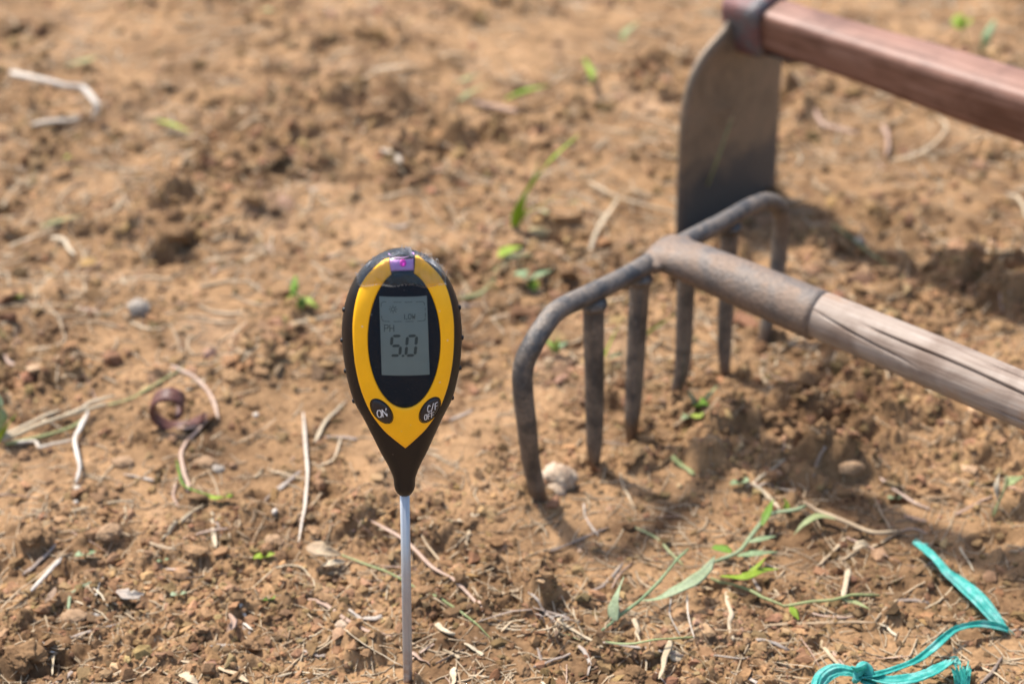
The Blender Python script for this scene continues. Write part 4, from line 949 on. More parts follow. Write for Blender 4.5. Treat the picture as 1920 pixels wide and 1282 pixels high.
ST = [
 ('dry_stick', [(568, 772, .004), (572, 830, .006), (576, 884, .007), (573, 930, .006), (568, 968, .005), (560, 1016, .002)], .0019, 'white', 'long white dry stick lying left of the meter probe', 'stick'),
 ('dry_straw', [(640, 1040), (700, 1062), (745, 1082), (790, 1108), (835, 1128), (885, 1162), (922, 1198)], .0013, 'palegreen', 'long thin straw crossing behind the meter probe, partly green', 'straw'),
 ('dry_straw', [(690, 972), (760, 1012), (810, 1062), (850, 1085), (890, 1125), (905, 1145)], .0018, 'pink', 'long brown straw running down right from behind the probe', 'straw'),
 ('dry_straw', [(768, 988), (800, 1022), (828, 1055)], .0016, 'straw', 'straight straw right of the probe above the long brown one', 'straw'),
 ('dry_grass', [(575, 1122), (610, 1132), (648, 1160), (690, 1182), (735, 1192)], .0021, 'pink', 'reddish dry grass blade lying left of the probe foot', 'straw'),
 ('dry_straw', [(518, 1064), (540, 1060), (565, 1064), (582, 1083), (592, 1103)], .0014, 'pale', 'arched pale straw below the bright green leaf pair', 'straw'),
 ('dry_grass', [(447, 1118), (456, 1145), (466, 1165)], .0018, 'white', 'white straw splinter standing left of the arched straw', 'straw'),
 ('dry_grass', [(455, 1167), (473, 1180)], .0020, 'white', 'short white straw splinter at the foot of the longer one', 'straw'),
 ('dry_straw', [(0, 1142, .004), (35, 1105, .007), (70, 1080, .008), (112, 1040, .006), (135, 1020, .003)], .0020, 'straw', 'long tan straw slanting up from the left edge', 'straw'),
 ('dry_straw', [(58, 1108, .007), (85, 1078, .010), (116, 1045, .007)], .0026, 'white', 'bright white straw lying on the long tan one at lower left', 'straw'),
 ('dry_straw', [(42, 1078), (75, 1052), (105, 1020)], .0022, 'grey', 'grey straw above the bright white one at lower left', 'straw'),
 ('dry_grass', [(124, 1154), (150, 1151), (188, 1153)], .0022, 'white', 'flat white straw just right of the bean-shaped clod', 'straw'),
 ('dry_straw', [(62, 1202), (82, 1216), (104, 1222)], .0012, 'white', 'thin white straw below the bean-shaped clod', 'straw'),
 ('dry_straw', [(100, 1228), (98, 1265)], .0017, 'pale', 'upright pale straw near the bottom left', 'straw'),
 ('dry_straw', [(128, 1142), (132, 1118), (150, 1102), (172, 1090)], .0016, 'bluegreen', 'greyish curved straw above the flat white one', 'straw'),
 ('dry_grass', [(180, 1115), (186, 1098), (193, 1082)], .0018, 'white', 'short upright white blade right of the curved greyish straw', 'straw'),
 ('dry_straw', [(620, 1190), (610, 1205), (578, 1222), (548, 1246), (528, 1262)], .0017, 'straw', 'forked tan twig left of the probe foot', 'twig'),
 ('dry_straw', [(520, 1268), (560, 1260), (602, 1264)], .0013, 'pale', 'thin pale straw at the foot of the forked twig', 'straw'),
 ('wood_chip', [(340, 1238), (385, 1245), (430, 1258), (466, 1278)], .0036, 'straw', 'long flat fibrous chip at the bottom edge left of centre', 'chip'),
 ('dry_straw', [(303, 1012), (340, 978), (382, 946)], .0021, 'pale', 'straight yellow straw leaning under the green runner', 'straw'),
 ('dry_grass', [(395, 958), (399, 990), (405, 1026)], .0032, 'pale', 'wide pale straw hanging below the green runner', 'straw'),
 ('dry_straw', [(432, 985), (429, 1030)], .0014, 'pale', 'thin upright straw right of the wide pale one', 'straw'),
 ('dry_straw', [(320, 685), (350, 698), (380, 722), (398, 752), (410, 785)], .0025, 'pink', 'pinkish dry stem arching over the curled bark', 'straw'),
 ('dry_straw', [(392, 783), (362, 815), (343, 845), (343, 880), (350, 905), (352, 922)], .0026, 'pink', 'pale pinkish stem twisting down from the curled bark', 'straw'),
 ('dry_straw', [(330, 905), (325, 930), (335, 950)], .0015, 'pink', 'short pink rootlet left of the green runner', 'root'),
 ('dry_straw', [(0, 663), (18, 677), (34, 691)], .0024, 'pink', 'thick pinkish straw entering at the left edge', 'straw'),
 ('dry_straw', [(36, 690), (70, 676), (105, 664)], .0018, 'pink', 'reddish straw meeting the thick pinkish one at left', 'straw'),
 ('dry_straw', [(145, 680), (165, 715), (182, 755)], .0015, 'pink', 'thin pinkish stalk above the straw bundle at left', 'straw'),
 ('dry_straw', [(190, 762), (240, 748), (290, 722), (345, 688)], .0019, 'palegreen', 'long pale green straw pointing at the curled bark', 'straw'),
 ('dry_straw', [(545, 610), (585, 600), (642, 590)], .0035, 'pale', 'thick pale jointed straw behind the left side of the meter', 'straw'),
 ('dry_straw', [(500, 880), (550, 892), (600, 905)], .0016, 'straw', 'brown straw passing behind the white stick', 'straw'),
 ('dry_straw', [(495, 940), (530, 910), (565, 882)], .0024, 'grey', 'grey straw lying across the middle of the white stick', 'straw'),
 ('dry_straw', [(590, 830), (610, 790), (650, 752)], .0026, 'pale', 'white straw slanting up to the edge of the meter', 'straw'),
 ('dry_straw', [(600, 872), (625, 860), (640, 820)], .0017, 'straw', 'bent brown straw below the left edge of the meter', 'straw'),
 ('dry_twig', [(1028, 1034), (1060, 1022), (1100, 1006), (1142, 988)], .0017, 'grey', 'straight grey-brown twig below the pale stone', 'twig'),
 ('dry_straw', [(870, 1025), (882, 990), (885, 960)], .0019, 'straw', 'short upright straw between the probe and the grey twig', 'straw'),
 ('wood_chip', [(870, 1045), (895, 1052), (925, 1062)], .0028, 'pale', 'pale flat chip under the short upright straw', 'chip'),
 ('wood_chip', [(858, 975), (880, 970), (898, 963)], .0024, 'pale', 'small pale chip level with the meter neck', 'chip'),
 ('dry_straw', [(990, 1110), (1020, 1145), (1050, 1175)], .0016, 'grey', 'grey straw leading down into the straw tangle', 'straw'),
 ('dry_straw', [(1045, 1160), (1090, 1190), (1130, 1214)], .0022, 'pale', 'bright split straw in the tangle right of the probe', 'straw'),
 ('dry_straw', [(1000, 1250), (1040, 1235), (1070, 1225)], .0018, 'grey', 'dark grey straw under the straw tangle', 'straw'),
 ('dry_straw', [(1050, 1188), (1085, 1198), (1120, 1216)], .0014, 'palegreen', 'greenish straw lying below the bright split straw', 'straw'),
 ('dry_straw', [(1135, 1203, .007), (1180, 1206, .010), (1240, 1198, .013), (1300, 1194, .010)], .0014, 'palegreen', 'long pale green stalk lying level below the lying grass shoot', 'straw'),
 ('root_fibre', [(1288, 1112, .012), (1290, 1150, .008), (1296, 1178, .006), (1302, 1196, .008)], .0010, 'white', 'thin white rootlet hanging from the broad grass leaf', 'root'),
 ('root_fibre', [(1258, 1122, .010), (1256, 1150, .006), (1268, 1175, .005), (1276, 1192, .005)], .0010, 'white', 'second thin rootlet left of the hanging one', 'root'),
 ('root_fibre', [(1275, 1200), (1282, 1220), (1310, 1235), (1328, 1255), (1331, 1278)], .0012, 'pale', 'thin curling rootlet reaching the bottom edge', 'root'),
 ('wood_chip', [(1256, 1200, .006), (1248, 1232, .008), (1235, 1272, .006)], .0032, 'pale', 'pale pinkish stick standing below the level green stalk', 'chip'),
 ('wood_chip', [(1255, 1228), (1278, 1235)], .0050, 'pale', 'square pale chip beside the pinkish stick', 'chip'),
 ('wood_chip', [(1190, 1158, .008), (1192, 1178, .006), (1192, 1196, .003)], .0030, 'pale', 'stubby white peg below the lying grass shoot', 'chip'),
 ('dry_straw', [(1338, 1228), (1380, 1233), (1430, 1240)], .0010, 'grey', 'thin dark straw right of the curling rootlet', 'straw'),
 ('root_fibre', [(1368, 1098), (1364, 1120), (1370, 1150), (1366, 1175), (1374, 1200)], .0026, 'pale', 'crumpled papery root hanging below the green runner at right', 'root'),
 ('dry_straw', [(1430, 1172), (1500, 1168), (1570, 1166), (1645, 1166)], .0016, 'straw', 'level tan straw below the forked green runner', 'straw'),
 ('dry_straw', [(1648, 1168), (1664, 1178), (1682, 1192)], .0022, 'pale', 'short pale straw at the end of the level tan one', 'straw'),
 ('dry_straw', [(1640, 1165), (1690, 1118), (1735, 1090)], .0016, 'straw', 'forked tan twig pointing at the twine', 'twig'),
 ('dry_straw', [(1540, 1205), (1560, 1232), (1575, 1250)], .0026, 'pale', 'pale split straw above the twine knot', 'straw'),
 ('dry_straw', [(1562, 1222), (1585, 1252)], .0018, 'pink', 'pinkish straw beside the pale split one', 'straw'),
 ('wood_chip', [(1592, 1066, .004), (1586, 1095, .007), (1580, 1122, .005)], .0030, 'pale', 'flat upright chip between the runner and the twine', 'chip'),
 ('dry_straw', [(1585, 1008), (1560, 1035), (1530, 1062)], .0022, 'straw', 'bent tan stalk left of the twine end', 'straw'),
 ('dry_straw', [(1588, 1006), (1640, 1030), (1690, 1056)], .0017, 'pink', 'brown stalk meeting the bent tan one', 'straw'),
 ('dry_straw', [(1635, 1025), (1660, 1012), (1692, 996)], .0019, 'straw', 'short tan stalk at the end of the fallen grass stem', 'straw'),
 ('dry_straw', [(1638, 932), (1655, 965), (1672, 994)], .0015, 'straw', 'thin tan stalk rising behind the fallen grass stem', 'straw'),
 ('dry_straw', [(1578, 1050), (1600, 1035), (1612, 1030)], .0013, 'straw', 'short curved straw above the flat upright chip', 'straw'),
 ('dry_straw', [(1650, 895), (1680, 920), (1720, 945), (1745, 955)], .0017, 'pink', 'pinkish straw under the rake handle near the right edge', 'straw'),
 ('dry_straw', [(1790, 965), (1830, 945), (1860, 930)], .0018, 'pink', 'short pinkish straw above the twine', 'straw'),
 ('dry_straw', [(1735, 932), (1780, 930), (1815, 905)], .0014, 'straw', 'thin straw right of the pinkish one under the rake handle', 'straw'),
 ('dry_straw', [(1800, 1025), (1815, 1050), (1826, 1070)], .0014, 'pale', 'thin pale straw standing behind the twine', 'straw'),
 ('dry_twig', [(1838, 1282), (1860, 1258), (1880, 1230)], .0018, 'grey', 'grey twig at the bottom right corner', 'twig'),
 ('dry_straw', [(1895, 1182), (1910, 1180), (1925, 1183)], .0012, 'grey', 'dark straw touching the fold of the twine', 'straw'),
 ('dry_straw', [(1410, 905), (1440, 930), (1462, 955)], .0026, 'pale', 'pale forked straw above the green runner', 'straw'),
 ('dry_straw', [(1420, 912), (1455, 915), (1490, 920)], .0016, 'grey', 'grey curved straw above the green runner', 'straw'),
 ('dry_straw', [(1260, 855), (1280, 870), (1302, 890)], .0032, 'palegreen', 'short pale green blade right of the nearest tines', 'straw'),
 ('dry_straw', [(1185, 985), (1225, 1005), (1262, 1040), (1282, 1060)], .0014, 'palegreen', 'thin pale stalk above the broad grass leaf', 'straw'),
 ('dry_straw', [(1105, 342), (1150, 366), (1205, 384), (1272, 400)], .0030, 'pale', 'pale straw pointing at the hoe blade', 'straw'),
 ('dry_straw', [(1160, 372), (1135, 405), (1115, 440), (1106, 470)], .0032, 'pale', 'pale straw branching down from the one at the hoe', 'straw'),
 ('dry_straw', [(20, 138, .03), (70, 148, .035), (120, 160, .035), (160, 172, .03), (182, 198, .025), (176, 222, .012)], .0072, 'white', 'blurred pale hooked straw at the upper left', 'straw'),
 ('dry_straw', [(60, 235, .018), (110, 228, .02), (150, 222, .016)], .0055, 'white', 'blurred straw below the hooked one at upper left', 'straw'),
 ('dry_straw', [(5, 390), (30, 350), (60, 330)], .0022, 'straw', 'blurred thin straw at the left edge', 'straw'),
 ('dry_straw', [(15, 462), (70, 440), (120, 420)], .0022, 'straw', 'blurred tan straw left of the dark hole', 'straw'),
 ('dry_straw', [(95, 445), (120, 450), (140, 478)], .0034, 'pale', 'bent pale straw left of the large upper clods', 'straw'),
 ('dry_straw', [(860, 560), (905, 548), (925, 525), (932, 500)], .0026, 'palegreen', 'bent yellow-green stalk right of the meter head', 'straw'),
 ('dry_straw', [(890, 195), (930, 200), (975, 212)], .0050, 'pink', 'blurred pinkish straw among green blades at the top', 'straw'),
 ('dry_straw', [(1655, 235), (1664, 262), (1662, 292)], .0040, 'pink', 'short pale pink straw below the hoe handle', 'straw'),
 ('dry_straw', [(1672, 302), (1722, 288), (1752, 268), (1776, 240), (1760, 220)], .0030, 'pale', 'bent yellowish straw below the hoe handle', 'straw'),
 ('dry_straw', [(1528, 203), (1542, 232), (1580, 242), (1612, 252)], .0034, 'pink', 'pale pinkish curved straw right of the hoe blade', 'straw'),
 ('dry_straw', [(1890, 365), (1910, 372), (1925, 410)], .0030, 'pale', 'pale hooked straw at the right edge between the handles', 'straw'),
 ('dry_straw', [(1560, 420), (1620, 465), (1700, 530)], .0018, 'palegreen', 'thin greenish stalk in the shadow of the hoe', 'straw'),
 ('dry_straw', [(700, 130), (780, 122), (830, 128)], .0040, 'pale', 'blurred pale straw near the top centre', 'straw'),
 ('dry_straw', [(715, 280), (735, 292), (752, 305)], .0050, 'white', 'blurred white chip above the meter', 'straw'),
 ('dry_straw', [(1680, 1000), (1710, 990), (1740, 1000)], .0012, 'grey', 'thin straw just above the frayed twine end', 'straw'),
 ('dry_straw', [(940, 1182), (960, 1165), (985, 1160)], .0014, 'straw', 'short curved straw left of the tangle', 'straw'),
 ('dry_straw', [(815, 1170), (835, 1182), (852, 1190)], .0030, 'pale', 'pale flat straw just right of the probe', 'straw'),
 ('dry_straw', [(870, 1205), (895, 1220), (905, 1228)], .0024, 'pale', 'broken pale straw right of the probe foot', 'straw'),
 ('dry_straw', [(772, 1222), (790, 1235), (806, 1246)], .0026, 'pink', 'pinkish straw touching the probe foot', 'straw'),
 ('wood_chip', [(852, 1250), (850, 1268), (848, 1285)], .0032, 'straw', 'upright brown chip at the bottom edge right of the probe', 'chip'),
]
for it in ST:
    flatp = it[0] in ('dry_grass', 'wood_chip') or (random.random() < .35 and it[2] < .0043)
    stem(it[0], it[1], it[2], it[3], it[4], it[5], h=it[2]*(.28 if flatp else .7), section=CHIP if flatp else RIB, roll=[random.uniform(-.4, .4), random.uniform(-1.2, 1.2)])

# a dead straw bundle at the left with its white rootlet
b_ = plant('straw_bundle', 60, 800, 'bundle of bleached straw with white rootlets at the left edge', 'straw')
for p, w, mt in [([(4, 826, .006), (50, 806, .008), (105, 786, .009), (160, 768, .008), (200, 758, .006)], .0030, 'pale'), ([(4, 818, .008), (60, 792, .010), (112, 770, .008)], .0026, 'pale'), ([(10, 832, .004), (70, 820, .005), (130, 802, .005), (165, 780, .005)], .0026, 'palegreen'),
                 ([(120, 778, .008), (150, 765, .009), (172, 752, .008), (215, 742, .006)], .0022, 'pale')]:
    stem('straw', p, w, mt, None, parent=b_)
for p, w in [([(165, 772, .007), (152, 800, .006), (141, 822, .006), (145, 850, .007), (149, 882, .005), (142, 906, .003)], .0026), ([(30, 830, .004), (62, 826, .006), (76, 838, .006), (105, 832, .005), (142, 824, .006)], .0021)]:
    stem('rootlet', p, w, 'white', None, parent=b_)

# the tangle of fine roots and straw right of the probe
tg = plant('root_tangle', 1045, 1165, 'tangle of fine roots and straw bits right of the probe', 'roots')
for k in range(16):
    a = rng.random()*6.28; x0, y0 = 1048+rng.normal(0, 14), 1168+rng.normal(0, 8); L = 20+34*rng.random()
    p = [(x0, y0, .004+.006*rng.random()), (x0+L*.5*math.cos(a)+rng.normal(0, 5), y0+L*.3*math.sin(a)+rng.normal(0, 4), .006+.006*rng.random()), (x0+L*math.cos(a), y0+L*.55*math.sin(a)+6, .002)]
    stem('root', p, .0006+.0006*rng.random(), ['straw', 'pale', 'twig_dark', 'grey'][k % 4], None, parent=tg)

# ------------------------------------------------------------------ green things
g = plant('grass_shoot', 1135, 1180, 'lying grass shoot with one broad blue-green leaf at lower centre right')
stem('stalk', [(1128, 1182, .003), (1165, 1152, .007), (1205, 1122, .012), (1240, 1083, .016), (1268, 1052, .018), (1291, 1028, .018)], .0020, 'bluegreen', None, parent=g)
blade('leaf', [(1203, 1126, .012), (1235, 1122, .014), (1270, 1106, .017), (1300, 1090, .018), (1325, 1068, .017), (1340, 1042, .014)], .0040, 'bluegreen', g, prof=[.15, .35, .8, 1, 1, .75, .05], roll=.15, curl=-.5)
blade('leaf', [(1153, 1164, .006), (1152, 1140, .012), (1158, 1112, .018), (1170, 1080, .022)], .0042, 'bluegreen', g, prof=[.5, 1, .9, .5, .2, .05], roll=.4)
stem('dry_sheath', [(1135, 1180, .004), (1140, 1162, .006), (1180, 1138, .008)], .0010, 'straw', None, parent=g)
g = plant('grass_runner', 1340, 1052, 'green grass runner with several leaves below the rake handle')
stem('stalk', [(1332, 1056, .004), (1380, 1034, .006), (1400, 1018, .008), (1425, 985, .010), (1450, 962, .010), (1490, 954, .008), (1512, 948, .005)], .0024, 'bluegreen', None, parent=g)
blade('leaf', [(1336, 1026, .008), (1355, 1030, .009), (1371, 1035, .006)], .0040, 'green', g, prof=[.6, 1, 1, .5])
blade('leaf', [(1382, 1042, .006), (1420, 1038, .009), (1460, 1034, .008)], .0032, 'bluegreen', g)
blade('leaf', [(1404, 1016, .010), (1432, 1010, .012), (1456, 1004, .009)], .0026, 'bluegreen', g)
blade('leaf', [(1428, 985, .012), (1440, 960, .016), (1450, 935, .018)], .0028, 'green', g)
blade('leaf', [(1476, 958, .008), (1473, 945, .012), (1468, 932, .014)], .0026, 'lime', g)
blade('leaf', [(1350, 1080, .006), (1395, 1082, .009), (1430, 1070, .011), (1460, 1066, .007)], .0036, 'lime', g)
blade('leaf', [(1395, 1080, .008), (1420, 1062, .013), (1436, 1045, .014)], .0018, 'lime', g)
g = plant('grass_runner', 1335, 1085, 'forked pale green runner bent into a wide V at lower right')
stem('stalk', [(1332, 1084, .004), (1360, 1092, .005), (1405, 1106, .006), (1440, 1122, .006), (1470, 1136, .005)], .0020, 'palegreen', None, parent=g)
stem('stalk', [(1468, 1136, .005), (1510, 1130, .008), (1560, 1124, .010), (1610, 1114, .010), (1650, 1116, .006)], .0018, 'palegreen', None, parent=g)
blade('leaf', [(1578, 1124, .009), (1605, 1130, .008), (1632, 1142, .005)], .0022, 'palegreen', g)
blade('leaf', [(1482, 1136, .006), (1490, 1150, .005), (1498, 1162, .003)], .0028, 'lime', g)
g = plant('fallen_grass', 1510, 945, 'fallen dry grass stem with a green leaf left of the twine end')
stem('stalk', [(1505, 940, .006), (1545, 962, .007), (1590, 980, .007), (1635, 997, .006), (1690, 996, .004)], .0030, 'straw', None, parent=g)
blade('leaf', [(1568, 973, .008), (1535, 968, .011), (1508, 982, .010), (1488, 1002, .006)], .0028, 'palegreen', g)
# upright grass blades behind
g = plant('grass_tuft', 966, 424, 'tall bright green grass blade standing behind the rake')
blade('leaf', [(966, 426, 0), (974, 395, .022), (990, 360, .045), (1028, 308, .075), (1086, 252, .10)], .0065, 'lime', g, prof=[.6, .9, 1, 1, .85, .6, .1], roll=.15)
blade('leaf', [(968, 424, 0), (985, 402, .018), (1015, 385, .026), (1058, 360, .022)], .0034, 'lime', g, roll=.6)
blade('leaf', [(966, 424, 0), (975, 380, .03), (1002, 330, .05), (1010, 300, .06)], .0022, 'green', g, roll=.9)
g = plant('weed', 935, 505, 'small green weed with pale stalk right of the meter')
stem('stalk', [(925, 512, .003), (945, 495, .008), (962, 475, .012)], .0028, 'palegreen', None, parent=g)
blade('leaf', [(935, 482, .010), (955, 470, .014), (980, 462, .012)], .0062, 'lime', g)
blade('leaf', [(945, 490, .010), (975, 480, .012), (998, 478, .008)], .0036, 'palegreen', g)
g = plant('seedling', 992, 525, 'pale round-leaved seedling between the meter and the rake')
blade('leaf', [(995, 528, .006), (985, 517, .012), (966, 512, .012)], .0075, 'bluegreen', g, prof=[.3, .9, 1, .9, .4])
blade('leaf', [(995, 528, .006), (1000, 535, .008), (1004, 545, .005)], .0055, 'lime', g, prof=[.3, .9, 1, .7, .2])
blade('leaf', [(995, 524, .006), (1015, 514, .010), (1036, 506, .008)], .0036, 'bluegreen', g)
stem('stalk', [(998, 540, 0), (996, 532, .004), (994, 526, .008)], .0012, 'palegreen', None, parent=g)
g = plant('seedling', 562, 572, 'bright green seedling left of the meter head')
stem('stalk', [(558, 576, 0), (560, 565, .006), (562, 556, .010)], .0016, 'lime', None, parent=g)
blade('leaf', [(560, 562, .008), (553, 540, .018), (554, 518, .024)], .0050, 'green', g, prof=[.3, .9, 1, .8, .3], roll=.8)
blade('leaf', [(562, 560, .008), (545, 556, .012), (533, 563, .010)], .0036, 'lime', g)
blade('leaf', [(562, 558, .008), (580, 566, .012), (598, 578, .008)], .0042, 'lime', g)
blade('leaf', [(560, 562, .007), (566, 572, .008), (562, 582, .004)], .0036, 'green', g)
g = plant('seedling', 1840, 100, 'blurred two-leaved seedling under the top right edge')
stem('stalk', [(1842, 110, 0), (1840, 90, .015), (1845, 75, .025)], .0020, 'palegreen', None, parent=g)
blade('leaf', [(1843, 90, .02), (1846, 65, .035), (1862, 38, .05)], .0100, 'bluegreen', g, prof=[.3, .9, 1, .8, .3], roll=.7)
g = plant('seedling', 1805, 75, 'blurred yellow-green seedling left of the two-leaved one')
stem('stalk', [(1812, 80, 0), (1808, 65, .012), (1806, 52, .02)], .0018, 'palegreen', None, parent=g)
blade('leaf', [(1806, 54, .02), (1798, 42, .026), (1800, 28, .032)], .0085, 'lime', g, prof=[.4, 1, 1, .9, .4], roll=.5)
blade('leaf', [(1808, 52, .02), (1816, 42, .024), (1820, 34, .026)], .0050, 'lime', g, roll=.3)
g = plant('weed', 1302, 770, 'small dark green weed growing in front of the rake tines')
for p, w, mt in [([(1305, 770, .003), (1318, 758, .010), (1316, 742, .014)], .0050, 'green'), ([(1300, 772, .003), (1288, 780, .007), (1276, 786, .006)], .0040, 'bluegreen'), ([(1304, 768, .004), (1298, 748, .012), (1290, 732, .014)], .0030, 'bluegreen'), ([(1308, 766, .004), (1326, 745, .010), (1345, 722, .010)], .0026, 'palegreen'), ([(1300, 776, .003), (1310, 782, .006), (1322, 772, .008)], .0044, 'lime')]:
    blade('leaf', p, w, mt, g)
stem('stalk', [(1262, 800, .002), (1285, 785, .004), (1300, 770, .006), (1315, 752, .008)], .0018, 'straw', None, parent=g)
g = plant('grass_tuft', 1210, 622, 'thin green grass blade arching between the rake tines')
blade('leaf', [(1205, 632, 0), (1225, 618, .012), (1255, 598, .026), (1298, 570, .036)], .0022, 'green', g, roll=.5)
g = plant('grass_tuft', 1135, 672, 'short green grass blade behind the second tine')
blade('leaf', [(1130, 678, 0), (1142, 650, .012), (1162, 606, .030)], .0030, 'lime', g, roll=.6)
blade('leaf', [(1132, 678, 0), (1150, 668, .006), (1172, 660, .008)], .0026, 'bluegreen', g)
g = plant('grass_tuft', 1038, 650, 'small green sprig behind the nearest tine')
blade('leaf', [(1042, 665, 0), (1036, 650, .010), (1024, 636, .012)], .0030, 'green', g)
blade('leaf', [(1042, 665, 0), (1050, 650, .010), (1066, 640, .010)], .0032, 'bluegreen', g)
blade('leaf', [(1042, 665, 0), (1044, 650, .012), (1046, 632, .018)], .0022, 'green', g, roll=.8)
g = plant('grass_tuft', 1315, 415, 'pale grass stalk standing in front of the hoe blade')
stem('stalk', [(1300, 418, 0), (1322, 360, .035), (1345, 300, .070), (1372, 222, .105)], .0018, 'palegreen', None, parent=g)
blade('leaf', [(1368, 232, .10), (1376, 214, .108), (1384, 204, .106)], .0032, 'pale', g, roll=.8)
g = plant('weed', 0, 830, 'fresh green blades cut off by the left edge')
blade('leaf', [(-6, 832, 0), (8, 808, .014), (22, 788, .022), (30, 776, .024)], .0030, 'lime', g, roll=.7)
blade('leaf', [(-8, 815, .002), (0, 785, .022), (2, 758, .034), (-4, 738, .04)], .0050, 'bluegreen', g, roll=.8)
g = plant('weed', 1870, 940, 'yellowish green sprig at the right edge below the rake handle')
stem('stalk', [(1862, 968, .002), (1872, 940, .008), (1885, 912, .014), (1888, 890, .018)], .0016, 'palegreen', None, parent=g)
blade('leaf', [(1884, 915, .012), (1900, 900, .016), (1922, 892, .014)], .0040, 'palegreen', g)
blade('leaf', [(1872, 940, .008), (1868, 915, .016), (1874, 885, .020)], .0022, 'pale', g)
for (px, py, w, mt, lb) in [(160, 1042, .0036, 'bluegreen', 'tiny two-lobed pale green seedling near the left straws'), (335, 1116, .0026, 'bluegreen', 'tiny pale seedling alone on fine soil at lower left'), (495, 1046, .0036, 'lime', 'tiny bright green leaf pair left of the probe'), (505, 1125, .0022, 'green', 'tiny upright green sprout below the bright leaf pair'),
                            (1388, 908, .0036, 'bluegreen', 'tiny blue-green seedling in the shade below the rake handle'), (1682, 935, .0030, 'bluegreen', 'tiny grey-green seedling under the rake handle'), (420, 935, .0030, 'lime', 'tiny green leaf at the tip of the green runner'), (30, 560, .0030, 'lime', 'tiny yellow-green seedling at the left edge'), (305, 1052, .0020, 'bluegreen', 'tiny seedling left of the yellow straw')]:
    g = plant('seedling', px, py, lb); s_ = w/scale_at(py)
    blade('leaf', [(px, py, .002), (px-s_*.9, py-s_*.3, .005), (px-s_*1.9, py-s_*.1, .004)], w*.9, mt, g, prof=[.3, .9, 1, .95, .5], n=9)
    blade('leaf', [(px, py, .002), (px+s_*.9, py-s_*.6, .006), (px+s_*1.7, py-s_*.9, .005)], w*.9, mt, g, prof=[.3, .9, 1, .95, .5], n=9)
    stem('stalk', [(px, py+s_*.5, .0), (px, py, .003)], w*.18, 'palegreen', None, parent=g)
g = plant('green_runner', 340, 905, 'thin green runner lying below the curled bark')
stem('stalk', [(331, 862, .006), (338, 895, .006), (348, 912, .005), (380, 924, .005), (408, 932, .004)], .0013, 'green', None, parent=g)
blade('leaf', [(392, 930, .004), (405, 934, .006), (420, 930, .005)], .0024, 'lime', g)
# blurred green and pale blades further back
for k, (p, w, mt, lb) in enumerate([([(945, 188, .01), (985, 172, .02), (1030, 160, .02)], .009, 'palegreen', 'blurred pale green blade near the top centre'), ([(840, 165, .005), (870, 150, .02), (900, 140, .02)], .007, 'bluegreen', 'blurred green leaf left of the pinkish straw at the top'), ([(860, 190, .004), (880, 175, .012), (915, 158, .016)], .005, 'palegreen', 'blurred thin leaf below the green one at the top'),
                               ([(1095, 110, .01), (1110, 140, .02), (1108, 160, .01)], .007, 'bluegreen', 'blurred pale leaf left of the hoe at the top'), ([(480, 22, .01), (505, 20, .02), (530, 26, .01)], .011, 'bluegreen', 'blurred grey-green leaf at the top edge'), ([(1165, 80, .01), (1175, 60, .02), (1200, 40, .02)], .008, 'palegreen', 'blurred pale weed near the top edge left of the hoe'),
                               ([(290, 225, .004), (325, 235, .010), (360, 250, .006)], .006, 'bluegreen', 'blurred bluish blade at upper left'), ([(120, 125, .004), (160, 115, .012), (185, 105, .01)], .008, 'palegreen', 'blurred pale green patch of leaf beside the hooked straw'), ([(75, 425, .005), (110, 415, .012), (158, 402, .010)], .0045, 'palegreen', 'blurred green blade with yellow tip left of the dark hole'),
                               ([(118, 300, .004), (128, 294, .008), (140, 298, .004)], .006, 'bluegreen', 'blurred small green leaf at the left'), ([(1060, 385, .004), (1075, 380, .01), (1092, 378, .006)], .004, 'lime', 'blurred small green leaf right of the grass blade'), ([(1010, 395, .004), (1024, 398, .01), (1034, 402, .006)], .006, 'bluegreen', 'blurred pale round leaf beside the grass blade')]):
    blade('green_weed', p, w*.55, 'palegreen' if k % 3 else 'lime', None, lb, 'leaf')

# ------------------------------------------------------------------ curled bark
cb = Pt(330, 806); VV = []; FF = []; nth = 56; K = 7; THS = []
for i in range(nth):
    t = i/(nth-1); deg = -60+t*400; th = math.radians(deg); THS.append(th)
    r = float(np.interp(deg, [-60, 0, 90, 180, 270, 310, 340], [.0030, .0055, .0100, .0132, .0140, .0150, .0180]))
    for j in range(K):
        q = j/(K-1)-.5; wd = .0115*(1-.45*t); y = q*wd
        VV.append(np.array([r*math.cos(th), 0, r*math.sin(th)*1.02])+np.array([.05*y, y*.80, y*.25])+np.array([0, 0, .0004*math.sin(j*2+i)]))
VV = np.array(VV); fl_ = len(VV); nrm = []
for i in range(nth):
    th = THS[i]
    for j in range(K): nrm.append((math.cos(th), 0, math.sin(th)))
VV = np.vstack([VV, VV-np.array(nrm)*.0015])
for i in range(nth-1):
    for j in range(K-1):
        a = i*K+j; FF.append((a, a+1, a+K+1, a+K)); FF.append((fl_+a, fl_+a+K, fl_+a+K+1, fl_+a+1))
    a = i*K; FF.append((a, a+K, fl_+a+K, fl_+a)); a = i*K+K-1; FF.append((a, fl_+a, fl_+a+K, a+K))
for a0 in (0, (nth-1)*K):
    for j in range(K-1): FF.append((a0+j, fl_+a0+j, fl_+a0+j+1, a0+j+1))
o = link('curled_bark', mesh('curled_bark', VV, FF), None, M['curl']); o.location = (cb[0], cb[1]+.002, cb[2]+.0175); o.rotation_euler = (.12, 0, .05); o.scale = (1.3, 1.3, 1.3)
tag(o, 'dark reddish curl of dry bark lying left of the meter', 'bark')
stem('bark_strip', [(330, 800, .003), (352, 803, .004), (375, 795, .004), (388, 786, .003)], .0022, 'pink', 'pale pinkish strip reaching from the bark curl', 'bark', h=.0007, section=CHIP)
